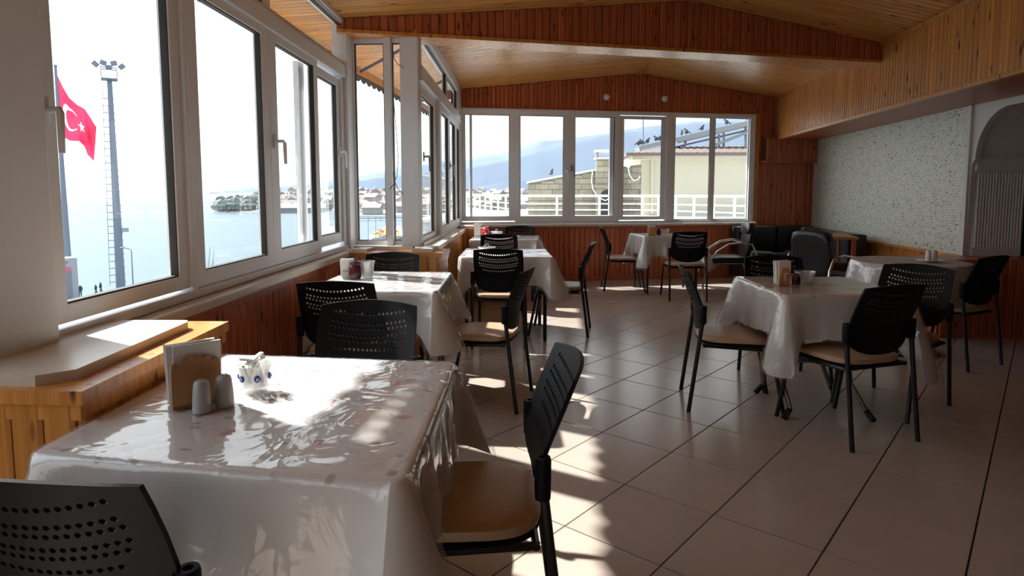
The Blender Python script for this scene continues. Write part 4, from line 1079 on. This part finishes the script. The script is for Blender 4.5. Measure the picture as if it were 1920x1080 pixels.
def ridge(name, prof, r0, r1, z0, m, seed, label):
    rnd = random.Random(seed); vs = []; cols = []
    for (xa, ya), (xb, yb_) in zip(prof[:-1], prof[1:]):
        k = max(1, int((xb - xa) / 12))
        cols += [(xa + (xb - xa) * i / k, ya + (yb_ - ya) * i / k) for i in range(k)]
    cols.append(prof[-1]); rows = [0, 0.25, 0.5, 0.72, 0.88, 1.0, 1.3]
    for t in rows:
        for px, py in cols:
            a = azp(px); R_ = r0 + (r1 - r0) * t
            zc = EYE + math.tan(math.atan((CYP - py) / FPX / math.hypot(1, (px - 960) / FPX)) - PITCH * math.cos(math.atan((px - 960) / FPX))) * r1
            f = t if t <= 1 else 0.8
            vs.append(pol(a, R_, z0 + (zc - z0) * f ** 1.2 + (rnd.uniform(-1, 1) * (r1 * 0.0012) if 0 < t else 0) + (0 if t != 1 else rnd.uniform(-1, 1) * r1 * 0.0003)))
    c = len(cols)
    fs = [(j * c + i, j * c + i + 1, (j + 1) * c + i + 1, (j + 1) * c + i) for j in range(len(rows) - 1) for i in range(c - 1)]
    o = ob(name, MB().add(vs, fs), m, smooth=True)
    return tag(o, label, 'mountain')
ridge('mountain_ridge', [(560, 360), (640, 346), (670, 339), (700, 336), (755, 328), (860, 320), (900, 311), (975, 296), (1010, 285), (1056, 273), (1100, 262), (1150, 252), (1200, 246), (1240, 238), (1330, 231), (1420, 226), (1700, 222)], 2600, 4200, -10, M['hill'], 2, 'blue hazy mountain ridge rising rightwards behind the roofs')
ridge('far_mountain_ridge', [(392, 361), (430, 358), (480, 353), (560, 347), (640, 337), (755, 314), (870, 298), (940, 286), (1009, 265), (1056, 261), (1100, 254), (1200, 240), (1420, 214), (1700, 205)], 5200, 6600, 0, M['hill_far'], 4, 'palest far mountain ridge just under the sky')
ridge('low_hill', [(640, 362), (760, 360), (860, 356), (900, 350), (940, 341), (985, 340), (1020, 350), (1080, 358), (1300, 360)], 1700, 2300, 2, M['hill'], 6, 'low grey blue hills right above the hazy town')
# town across the bay
hm = MB().box((-0.5, -0.5, 0), (0.5, 0.5, 0.6)); k0 = len(hm.f)
hm.prism([(-0.56, 0.6), (0.56, 0.6), (0, 0.95)], -0.55, 0.55)
house_me = hm.mesh('house', M['house']); house_me.materials.append(M['houseroof'])
for i, p in enumerate(house_me.polygons):
    if i >= k0: p.material_index = 1
rnd = random.Random(11)
def land_z(r, r0): 
    q = (r - r0) / 700
    return ZS + (0.1 + 14 * q if q < 0.35 else 5 + (q - 0.35) / 0.65 * 9 if q < 1 else 14 + (q - 1) / 1.2 * 6)
taken = []
for i in range(150):
    px = rnd.uniform(505, 640) if i < 40 else rnd.uniform(664, 985); r0 = 470 if px < 650 else 388
    for _t in range(60):
        r = r0 + 15 + 640 * rnd.random() ** 1.3; a = azp(px); q_ = Vector(pol(a, r, 0))
        if all((q_ - w_).length > 17 for w_ in taken): break
        px = rnd.uniform(505, 640) if i < 40 else rnd.uniform(664, 985); r0 = 470 if px < 650 else 388
    taken.append(q_)
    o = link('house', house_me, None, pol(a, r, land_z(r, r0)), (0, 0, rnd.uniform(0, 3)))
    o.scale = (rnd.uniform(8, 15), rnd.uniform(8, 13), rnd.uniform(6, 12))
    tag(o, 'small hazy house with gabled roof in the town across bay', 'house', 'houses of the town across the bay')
tr = bmesh.new(); bmesh.ops.create_icosphere(tr, subdivisions=3, radius=0.5)
for v_ in tr.verts: v_.co *= 1 + 0.16 * math.sin(v_.co.x * 13 + 1) * math.sin(v_.co.y * 11) + 0.12 * math.sin(v_.co.z * 17) + random.uniform(-.10, .10)
for v_ in tr.verts: v_.co.z += 0.55
tm = bpy.data.meshes.new('tree'); tr.to_mesh(tm); tr.free(); tm.materials.append(M['leaf'])
for i in range(70):
    for _t in range(60):
        px = rnd.uniform(403, 470) if i < 30 else rnd.uniform(470, 650); r0 = 500 if px < 470 else 470; r = r0 + rnd.uniform(4, 70 if i < 30 else 240)
        q_ = Vector(pol(azp(px), r, 0))
        if all((q_ - w_).length > 8.5 for w_ in taken): break
    taken.append(q_)
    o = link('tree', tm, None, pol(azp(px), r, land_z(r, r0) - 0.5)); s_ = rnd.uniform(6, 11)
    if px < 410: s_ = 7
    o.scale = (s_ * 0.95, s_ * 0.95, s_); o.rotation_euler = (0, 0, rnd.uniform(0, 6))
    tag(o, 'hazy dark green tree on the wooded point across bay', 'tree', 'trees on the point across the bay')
for px, w, lab in ((551, 34, 'longer white roofed shed on the far shore'), (585, 16, 'shorter white roofed shed on the far shore')):
    a = azp(px); sh_ = thing('shore_shed', lab, 'shed', pol(a, 474, ZS), a + PI / 2)
    ob('wall', MB().box((-w / 2, -4, 0), (w / 2, 4, 3.5)), M['house'], sh_); ob('roof', MB().prism([(-5, 3.5), (5, 3.5), (0, 6.5)], -w / 2 - 1, w / 2 + 1, 'x'), M['whiteslab'], sh_)
pa = azp(705); pi_ = thing('pier', 'long dark pier in the bay seen through the corner window', 'pier', pol(pa, 330, ZS), pa + PI / 2)
ob('deck', MB().box((-14, -1.2, 1.0), (16, 1.2, 1.4)), M['stone'], pi_)
ob('railing', MB().box((-14, -1.2, 2.1), (16, -1.1, 2.25)), M['pole'], pi_)
for k in range(6): ob('post', MB().box((-14 + k * 6 - 0.1, -1.1, 0), (-14 + k * 6 + 0.1, -0.9, 2.1)), M['house'], pi_)
for px, py, h, lab in ((691, 452, 6.5, 'left thin lamp post on the quay by corner window'), (705, 450, 6.5, 'right thin lamp post on the quay by corner window')):
    b = onZ(px, py, ZS + 0.3); l_ = thing('quay_lamp', lab, 'lamp post', b)
    ob('pole', MB().tube([(0, 0, 0), (0, 0, h)], 0.09, 6), M['pole'], l_); ob('lamp_head', MB().box((-0.3, -0.15, h), (0.3, 0.15, h + 0.15)), M['pole'], l_)
for i in range(16):
    px = rnd.uniform(700, 758); py = rnd.uniform(440, 455); b = onZ(px, py, ZS + 0.3)
    s_ = thing('market_stall', 'small bright canopy stall on the quay below corner window', 'stall', b, rnd.uniform(0, 3), 'stalls on the quay')
    ob('canopy', MB().prism([(-1.6, 2.0), (1.6, 2.0), (0, 2.8)], -1.5, 1.5), M[rnd.choice(['yellow', 'orange', 'whiteslab', 'orange'])], s_)
    ob('counter', MB().box((-1.4, -1.2, 0), (1.4, 1.2, 1.0)), M['house'], s_)

# mast, flag, kiosk, street lamp, people on the beach
mb_ = onZ(227, 548, ZS + 0.2); mt = above(200, 150, mb_); H = mt.z - mb_.z
mast = thing('floodlight_mast', 'tall grey floodlight mast with climbing rungs by the shore', 'mast', mb_, math.atan2(mb_.y, mb_.x) - PI / 2)
ob('pole', MB().tube([(0, 0, 0), (0, 0, H * 0.45), (0, 0, H)], [0.60, 0.46, 0.30], 12), M['pole'], mast, smooth=True)
for k in range(27): 
    z_ = 1.5 + k * (H - 3) / 27; r_ = 0.58 - 0.3 * z_ / H
    ob('rung', MB().tube([(-r_ - 0.65, 0, z_), (r_ + 0.12, 0, z_)], 0.05, 5), M['pole'], mast)
ob('ladder_rail', MB().tube([(-1.25, 0, 1), (-0.85, 0, H - 1)], 0.035, 5), M['pole'], mast)
ob('basket', MB().box((-0.95, -0.95, H), (0.95, 0.95, H + 0.18)).box((-0.95, -0.95, H + 1.5), (0.95, -0.87, H + 1.62)).box((-0.95, 0.87, H + 1.5), (0.95, 0.95, H + 1.62)).box((-0.95, -0.9, H + 0.1), (-0.87, -0.82, H + 1.6)).box((0.87, -0.9, H + 0.1), (0.95, -0.82, H + 1.6)).box((-0.95, 0.82, H + 0.1), (-0.87, 0.9, H + 1.6)).box((0.87, 0.82, H + 0.1), (0.95, 0.9, H + 1.6)), M['pole'], mast)
for k, (dx, dz) in enumerate(((-1.5, 1.9), (-0.6, 2.2), (0.6, 2.2), (1.5, 1.9), (0.0, 1.6))):
    ob('floodlight', MB().box((-0.38, -0.25, -0.3), (0.38, 0.25, 0.3), 0.05).xf(Matrix.Translation((dx, -0.6 + 0.3 * (k % 2), H + dz)) @ Matrix.Rotation(-0.5 * dx, 4, 'Y')), M['pole'], mast)
ob('camera_box', MB().box((0.45, -0.3, 8.4), (1.3, 0.3, 9.0), 0.05), M['kiosk'], mast)
fb = onZ(132, 556, ZS + 0.2); fb = Vector((fb.x, fb.y, ZS + 0.2)); ft = above(104, 126, fb); FH = ft.z - fb.z
fp = thing('flagpole', 'tall grey flagpole seen through the nearest window', 'flagpole', fb)
ob('pole', MB().tube([(0, 0, 0), (ft.x - fb.x, ft.y - fb.y, FH)], [0.45, 0.16], 10), M['pole'], fp, smooth=True)
ob('finial', MB().ball((ft.x - fb.x, ft.y - fb.y, FH + 0.15), 0.22, 8, 6), M['pole'], fp, smooth=True)
up_ = [(107, 140), (118, 163), (130, 184), (145, 197), (158, 204), (170, 220), (181, 238)]
dn_ = [(112, 250), (121, 258), (131, 264), (148, 264), (158, 274), (164, 290), (176, 302)]
def curve(c, t):
    f = t * (len(c) - 1); i = min(int(f), len(c) - 2); f -= i
    return (c[i][0] + (c[i + 1][0] - c[i][0]) * f, c[i][1] + (c[i + 1][1] - c[i][1]) * f)
rad = Vector((fb.x, fb.y, 0)).normalized()
def fpt(u_, v_, off=0.0):
    a, b = curve(up_, u_), curve(dn_, u_)
    p = above(a[0] + (b[0] - a[0]) * v_, a[1] + (b[1] - a[1]) * v_, fb)
    return p + rad * (0.45 * math.sin(u_ * 9 + v_ * 4) * u_ + 0.25 * math.sin(u_ * 15 - v_ * 6) * u_ + off)
NU, NV = 90, 60
cu, cv, R1, R2, au = 0.33, 0.50, 0.27, 0.215, 0.70
star = [(cu + 0.27 + (0.14 if k % 2 == 0 else 0.056) * au * math.cos(PI + k * PI / 5), cv + 0.04 + (0.14 if k % 2 == 0 else 0.056) * math.sin(PI + k * PI / 5)) for k in range(10)]
def in_poly(x, y, poly):
    c = False; j = len(poly) - 1
    for i in range(len(poly)):
        (xi, yi), (xj, yj) = poly[i], poly[j]
        if (yi > y) != (yj > y) and x < (xj - xi) * (y - yi) / (yj - yi) + xi: c = not c
        j = i
    return c
def patch_of(u_, v_):
    if ((u_ - cu) / au) ** 2 + (v_ - cv) ** 2 < R1 ** 2 and ((u_ - cu - 0.05) / au) ** 2 + (v_ - cv) ** 2 > R2 ** 2: return 'crescent'
    return 'star' if in_poly(u_, v_, star) else 'cloth'
grid = [fpt(i / NU, j / NV) for j in range(NV + 1) for i in range(NU + 1)]
parts = {'cloth': [], 'crescent': [], 'star': []}
for j in range(NV):
    for i in range(NU):
        a = j * (NU + 1) + i; parts[patch_of((i + 0.5) / NU, (j + 0.5) / NV)].append((a, a + 1, a + NU + 2, a + NU + 1))
fl_root = thing('flag', 'red flag with white crescent and star flying from the flagpole', 'flag')
for nm, fs in parts.items():
    used = sorted({q for f in fs for q in f}); mp_ = {o_: k for k, o_ in enumerate(used)}
    ob(nm, MB().add([grid[k] for k in used], [tuple(mp_[q] for q in f) for f in fs]), M['flag'] if nm == 'cloth' else M['flagwhite'], fl_root, smooth=True)
kb = onZ(122, 566, ZS + 0.2); ks = thing('poster_kiosk', 'grey poster kiosk standing by the foot of the flagpole', 'kiosk', kb, math.atan2(kb.y, kb.x) - PI / 2 + 0.25)
kt = above(122, 483, kb).z - kb.z
ob('body', MB().box((-1.9, -1.2, 0), (1.25, 1.2, kt), 0.05), M['kiosk'], ks)
ob('poster', MB().box((-1.6, -1.26, 0.5), (0.55, -1.2, kt - 1.6)), M['poster'], ks)
ob('poster_heading', MB().prism([(-1.5, kt - 1.7), (0.45, kt - 1.7), (0.5, kt - 1.2), (-0.4, kt - 1.05), (-1.5, kt - 1.3)], -1.30, -1.26), M['posterpink'], ks)
for k in (-1.0, 0.0): ob('vent', MB().box((k - 0.25, -1.24, kt - 0.65), (k + 0.25, -1.2, kt - 0.4)), M['poster'], ks)
hp = [(-1.3 + 0.0, kt), (-1.5, kt)] 
ob('curved_fin', MB().prism([(-1.75, kt), (-1.45, kt), (-1.25, kt + 0.7), (-0.75, kt + 1.35), (-0.1, kt + 1.75), (-0.9, kt + 1.65), (-1.5, kt + 1.2)], -0.1, 0.1), M['pole'], ks)
lb_ = onZ(251, 560, ZS + 0.2); lt_ = above(248, 469, lb_); lh = lt_.z - lb_.z
sl_ = thing('street_lamp', 'thin street lamp with one arm right of the floodlight mast', 'street lamp', lb_, math.atan2(lb_.y, lb_.x) - PI / 2)
ob('pole', MB().tube([(0, 0, 0), (0, 0, lh), (-0.3, 0, lh + 0.2), (-0.8, 0, lh + 0.35)], [0.10, 0.06, 0.06, 0.05], 8), M['pole'], sl_, smooth=True)
ob('lamp_head', MB().ball((-0.95, 0, lh + 0.36), 0.2, 8, 6, (1.4, 0.8, 0.5)), M['pole'], sl_, smooth=True)
def person(base, h, face, label, lean=0.0, stride=0.1):
    me = bpy.data.meshes.new('person'); s = h / 1.75
    J = [(0, 0, .95), (0, .02, 1.2), (0, .0, 1.42), (0, .02, 1.52), (0, .03, 1.66), (.09, 0, .92), (.10, stride, .50), (.10, stride - .05, .08), (.10, stride + .10, .03), (-.09, 0, .92), (-.10, -stride, .50), (-.10, -stride - .08, .08), (-.10, -stride + .07, .03),
         (.19, 0, 1.40), (.25, -.04, 1.12), (.24, .06, .90), (-.19, 0, 1.40), (-.25, .04, 1.12), (-.24, .14, .92)]
    E_ = [(0, 1), (1, 2), (2, 3), (3, 4), (0, 5), (5, 6), (6, 7), (7, 8), (0, 9), (9, 10), (10, 11), (11, 12), (2, 13), (13, 14), (14, 15), (2, 16), (16, 17), (17, 18)]
    rad_ = [.16, .15, .16, .065, .105, .10, .075, .055, .045, .10, .075, .055, .045, .075, .055, .045, .075, .055, .045]
    me.from_pydata([(x * s, (y + lean * z) * s, z * s) for x, y, z in J], E_, [])
    o = link('person', me, None, base, (0, 0, face)); me.materials.append(M['coat'])
    o.modifiers.new('skin', 'SKIN')
    for i, v_ in enumerate(me.skin_vertices[0].data): v_.radius = (rad_[i] * s, rad_[i] * s); v_.use_root = (i == 0)
    sub = o.modifiers.new('sub', 'SUBSURF'); sub.levels = 1; sub.render_levels = 1
    return tag(o, label, 'person')
person(onZ(151, 558, ZS + 0.2), 1.75, 0.4, 'person in dark clothes standing alone beside the poster kiosk', 0.04, 0.03)
person(onZ(181, 555, ZS + 0.2), 1.65, 1.9, 'person in dark clothes walking, left one of a pair on beach', 0.02, 0.14)
person(onZ(190, 552, ZS + 0.2), 1.78, 1.9, 'person in dark clothes walking, right one of a pair on beach', 0.02, 0.14)
# bare bush below the second pane
bb = onY(388, 512, 16.0); bush = thing('bare_bush', 'bare leafless bush outside, low in the second window pane', 'bush', (bb.x, bb.y, bb.z - 2.6))
rnd = random.Random(9)
ob('trunk', MB().tube([(0, 0, -11.2), (0.05, 0, 1.0), (0, 0, 2.2)], [0.10, 0.05, 0.03], 6), M['twig'], bush)
tw = MB()
for k in range(34):
    a = rnd.uniform(-0.75, 0.75); L_ = rnd.uniform(0.7, 1.6); b = rnd.uniform(-0.5, 0.5); z_ = rnd.uniform(1.2, 2.2)
    p1_ = (L_ * 0.5 * math.sin(a), L_ * 0.5 * b, z_ + L_ * 0.5 * math.cos(a)); p2_ = (L_ * 0.85 * math.sin(a) + 0.05, L_ * b, z_ + L_ * math.cos(a))
    tw.tube([(0, 0, z_), p1_, p2_], [0.008, 0.006, 0.003], 4)
tag(ob('twigs', tw, M['twig'], bush), kind='stuff')

# =================================================================== OUTSIDE THE BACK WINDOW: TERRACE AND HOUSE
def P20(px, py, y=20.0): return onY(px, py, y)
ZR, ZC = 1.21, 0.60
terr = tag(ob('neighbour_terrace', MB().box((-4.5, 19.7, 0.30), (14, 31.0, 0.44)), M['whiteslab']), 'white roof terrace slab outside the back window', 'terrace', kind='structure')
def railing(a, b, n, label):
    a, b = Vector(a), Vector(b); d = b - a; L = d.length
    r = thing('terrace_railing', label, 'railing', (a.x, a.y, 0), math.atan2(d.y, d.x))
    ob('curb', MB().box((0, -0.10, 0.44), (L, 0.10, ZC)), M['whiteslab'], r)
    for z, t in ((ZR, 0.035), (0.96, 0.018), (0.77, 0.018)): ob('rail', MB().tube([(0, 0, z), (L, 0, z)], t, 8), M['rail'], r, smooth=True)
    for k in range(n + 1): ob('post', MB().tube([(L * k / n, 0, ZC), (L * k / n, 0, ZR)], 0.035, 8), M['rail'], r, smooth=True)
a0 = P20(965, 366); a1 = P20(1205, 366); a2 = P20(1420, 374, 16.5); a3 = P20(868, 366, 33.0)
railing((a0.x, a0.y), (a1.x, a1.y), 3, 'white metal railing in front of the stone wall and chimney')
railing((a1.x, a1.y), (a2.x, a2.y), 6, 'white metal railing in front of the cream house')
railing((a3.x, a3.y), (a0.x, a0.y), 9, 'white metal railing running away towards the town')
tag(ob('terrace_edge', MB().box((-3.0, 13.0, 0.1), (14, 19.6, 0.30)), M['whiteslab']), kind='structure')
# stone wall with chimney
YW = 23.0
wl0, wl1 = P20(990, 343, YW), P20(1118, 319, YW); wr1 = P20(1203, 308, YW)
stw = thing('stone_wall', 'brown block wall with sloping top beside the chimney', 'wall', (0, YW, 0))
poly = [(wl0.x, 0.42), (wr1.x, 0.42), (wr1.x, wr1.z), (wl1.x, wl1.z), (wl0.x, wl0.z)]
ob('mortar_core', MB().prism(poly, 0.03, 0.35), M['mortar'], stw)
cope = MB().prism([(wl0.x - 0.05, wl0.z - 0.02), (wl1.x, wl1.z - 0.02), (wl1.x, wl1.z + 0.05), (wl0.x - 0.05, wl0.z + 0.05)], -0.03, 0.4)
ob('coping', cope, M['whiteslab'], stw)
rnd = random.Random(21); bh = 0.20; z_ = 0.43; row = 0
def topz(x): return wl0.z + (x - wl0.x) / (wl1.x - wl0.x) * (wl1.z - wl0.z) if x < wl1.x else wl1.z + (x - wl1.x) / (wr1.x - wl1.x) * (wr1.z - wl1.z)
while z_ < wr1.z - 0.1:
    x_ = wl0.x - (0.2 if row % 2 else 0)
    while x_ < wr1.x:
        w = rnd.uniform(0.36, 0.50); xa, xb_ = max(x_, wl0.x), min(x_ + w, wr1.x)
        zt = min(z_ + bh - 0.015, topz(xa) - 0.03)
        if xb_ - xa > 0.1 and zt - z_ > 0.05: ob('stone', MB().box((xa + 0.006, rnd.uniform(-0.012, 0.006), z_), (xb_ - 0.006, 0.05, zt)), M['stone'], stw)
        x_ += w
    z_ += bh; row += 1
ch0, ch1 = P20(1118, 290, YW - 0.5), P20(1163, 290, YW - 0.5); czt = P20(1140, 298, YW - 0.5).z
chm = thing('stone_chimney', 'block chimney with white slotted cap over arched hearth', 'chimney', (0, YW - 0.5, 0))
ob('mortar_core', MB().box((ch0.x + 0.02, 0.02, 0.44), (ch1.x - 0.02, 0.5, czt)), M['mortar'], chm)
z_ = 0.44; row = 0
while z_ < czt - 0.05:
    n = 3 if row % 2 else 2; wd = (ch1.x - ch0.x) / n
    if not 0.62 < z_ < 1.15 or True:
        for k in range(n): ob('stone', MB().box((ch0.x + k * wd + 0.006, rnd.uniform(-0.015, 0.0), z_), (ch0.x + (k + 1) * wd - 0.006, 0.06, min(z_ + bh - 0.014, czt))), M['stone'], chm)
    z_ += bh; row += 1
ob('hearth_shade_plate', MB().prism([(ch0.x + 0.18, 0.5), (ch1.x - 0.18, 0.5), (ch1.x - 0.18, 1.25)] + [((ch0.x + ch1.x) / 2 + ((ch1.x - ch0.x) / 2 - 0.18) * math.cos(PI * k / 8), 1.25 + 0.16 * math.sin(PI * k / 8)) for k in range(1, 8)] + [(ch0.x + 0.18, 1.25)], -0.03, -0.016), M['gasket'], chm)  # black plate over the stones, painted shade of the arched niche
ob('hearth_lintel', MB().box((ch0.x - 0.05, -0.06, 1.50), (ch1.x + 0.05, 0.0, 1.58)), M['stone'], chm)
for k, (za, zb) in enumerate(((0.0, 0.05), (0.24, 0.32))): ob('cap_slab', MB().box((ch0.x - 0.05, -0.05, czt + za), (ch1.x + 0.05, 0.55, czt + zb)), M['whiteslab'], chm)
for k in (ch0.x, ch1.x - 0.08): ob('cap_post', MB().box((k, 0.0, czt + 0.05), (k + 0.08, 0.5, czt + 0.24)), M['stone'], chm)
hz = thing('white_hose', 'white hose hanging in a loop beside the chimney', 'hose')
ob('hose', MB().tube([P20(a, b, 22.46) for a, b in ((1111, 322), (1109, 340), (1112, 355), (1122, 370), (1135, 376), (1146, 370))], 0.022, 6), M['rail'], hz, smooth=True)
hz = thing('white_cable', 'white cable looping between stone wall and cream house', 'cable')
ob('cable', MB().tube([P20(a, b, 22.7) for a, b in ((1178, 314), (1180, 328), (1188, 339), (1197, 336), (1200, 330))], 0.022, 6), M['rail'], hz, smooth=True)
# cream house
YH = 24.0
h0, h1 = P20(1201, 300, YH), P20(1500, 300, YH); zt = P20(1250, 300, YH).z; ze = P20(1250, 290, YH).z
hs = thing('cream_house', 'cream rendered house with brown tiled roof outside the back window', 'building', (0, YH, 0))
ob('wall', MB().box((h0.x, 0, 0.40), (h1.x, 7, zt)), M['cream'], hs)
ob('cornice', MB().box((h0.x - 0.35, -0.35, zt), (h1.x, 7.3, ze - 0.06)), M['cream'], hs)
ob('gutter', MB().box((h0.x - 0.6, -0.6, ze - 0.06), (h1.x, 7.5, ze + 0.04)), M['roof'], hs)
zr = P20(1330, 275, YH + 3.5).z
rf = MB().add([(h0.x - 0.6, -0.6, ze + 0.04), (h1.x, -0.6, ze + 0.04), (h1.x, 3.5, zr), (h0.x + 2.2, 3.5, zr), (h0.x - 0.6, 7.5, ze + 0.04), (h1.x, 7.5, ze + 0.04)], [(0, 1, 2, 3), (0, 3, 4), (3, 2, 5, 4), (0, 4, 5, 1), (1, 5, 2)])
ro = ob('roof', rf, M['roof'], hs)
tl = MB()
for k in range(28):
    x_ = h0.x - 0.4 + k * 0.26; dx = x_ - (h0.x - 0.6); top_t = min(1.0, dx / 2.8)
    tl.tube([(x_, -0.6, ze + 0.05), (x_, -0.6 + 4.1 * top_t, ze + 0.05 + (zr - ze - 0.03) * top_t)], 0.022, 5)
tag(ob('roof_tile_rows', tl, M['roof'], ro), kind='stuff')
ob('drain_pipe', MB().tube([P20(1223, 300, -0.1 + YH) - Vector((0, YH, 0)), P20(1223, 400, -0.1 + YH) - Vector((0, YH, 0))], 0.05, 8), M['cream'], hs)
# satellite dish panel
dp = P20(1176, 306, 22.6)
ds = thing('satellite_dish', 'white dish fixed at the corner of the cream house', 'satellite dish', dp)
ob('dish', MB().lathe([(0.001, 0.10), (0.09, 0.07), (0.16, 0.0), (0.165, 0.01), (0.09, 0.085), (0.001, 0.12)], 18).xf(Matrix.Rotation(math.radians(70), 4, 'X') @ Matrix.Rotation(0.5, 4, 'Y')), M['rail'], ds, smooth=True)
ob('arm', MB().tube([(0, 0.1, -0.1), (0.15, 0.4, -0.15)], 0.03, 6), M['pole'], ds)
# solar frame on the roof
YS = YH + 2.6
def S(px, py, d=0.0): return P20(px, py, YS + d)
sf = thing('solar_frame', 'long grey sloping solar panel frame on the tiled roof', 'solar frame')
def slab(name, p, q, th, dep, m):
    d = (q - p); L_ = d.length; an_ = math.atan2(d.z, d.x)
    return ob(name, MB().box((0, -dep / 2, -th / 2), (L_, dep / 2, th / 2)), m, sf, mtx=Matrix.Translation(p) @ Matrix.Rotation(-an_, 4, 'Y'))
slab('panel', S(1195, 281), S(1420, 228), 0.20, 1.2, M['panel'])
slab('lower_rail', S(1262, 277), S(1420, 240), 0.06, 0.2, M['pole'])
slab('brace', S(1342, 271, -0.5), S(1420, 241, -0.5), 0.12, 0.12, M['panel'])
for px, ya, yb_ in ((1285, 264, 279), (1348, 252, 282), (1357, 249, 283), (1398, 238, 277)): ob('post', MB().tube([S(px, ya, -0.3), S(px, yb_, -0.3)], 0.05, 6), M['panel'], sf)
for k in range(16): ob('clip', MB().box((-0.03, -0.03, -0.02), (0.03, 0.03, 0.05)), M['rail'], sf, S(1205 + k * 4.2, 283.5 - k * 1.0, -0.62))
ap = thing('antenna_pole', 'thin antenna pole rising above the roof edge', 'antenna'); ob('pole', MB().tube([S(1206, 276, 0.9), S(1206, 196, 0.9)], 0.03, 6), M['pole'], ap)
ob('cross_arm', MB().tube([S(1203, 197, 0.9), S(1209, 197, 0.9)], 0.02, 5), M['pole'], ap)
bmb = MB().ball((0, 0, 0.10), 0.09, 10, 7, (1.0, 0.75, 1.15)).ball((0.085, 0, 0.215), 0.045, 8, 6)
body_me = bmb.mesh('body', M['bird'], True)
tail_me = MB().prism([(-0.20, 0.0), (-0.07, 0.05), (-0.06, 0.12), (-0.20, 0.04)], -0.035, 0.035).mesh('tail', M['bird'])
beak_me = MB().tube([(0.12, 0, 0.21), (0.165, 0, 0.20)], [0.014, 0.002], 6).mesh('beak', M['pole'])
leg_me = MB().tube([(0, 0.02, 0.03), (0.01, 0.02, -0.05)], 0.008, 5).tube([(0, -0.02, 0.03), (0.01, -0.02, -0.05)], 0.008, 5).mesh('legs', M['pole'])
spots = [(1197, 273, 0.2, 'leftmost'), (1203, 271, 2.6, 'second from left'), (1214, 271, 0.4, 'third from left'), (1230, 267, 2.9, 'fourth from left'), (1237, 264, 0.1, 'fifth from left'), (1278, 255, 1.3, 'sixth from left'), (1287, 252, 2.7, 'seventh from left'), (1316, 245, 0.5, 'eighth from left'), (1362, 234, 2.8, 'second from right'), (1399, 226, 0.3, 'rightmost')]
for px, py, rz, w in spots:
    yf = 281 - (px - 1195) * 53 / 225
    p = S(px, yf - 4.2, -0.35); b = thing('bird', 'dark bird on the solar frame, %s of the row' % w, 'bird', p + Vector((0, 0, 0.09)), rz, 'birds on the solar frame')
    b.scale = (0.9, 0.9, 0.9)
    for nm, me in (('body', body_me), ('tail', tail_me), ('beak', beak_me), ('legs', leg_me)): link(nm, me, b)
b = thing('bird', 'lone dark bird perched on the sloping stone wall', 'bird', P20(1034, 332.5, YW) + Vector((0, 0.1, 0.09)), 1.2); b.scale = (0.9,) * 3
for nm, me in (('body', body_me), ('tail', tail_me), ('beak', beak_me), ('legs', leg_me)): link(nm, me, b)
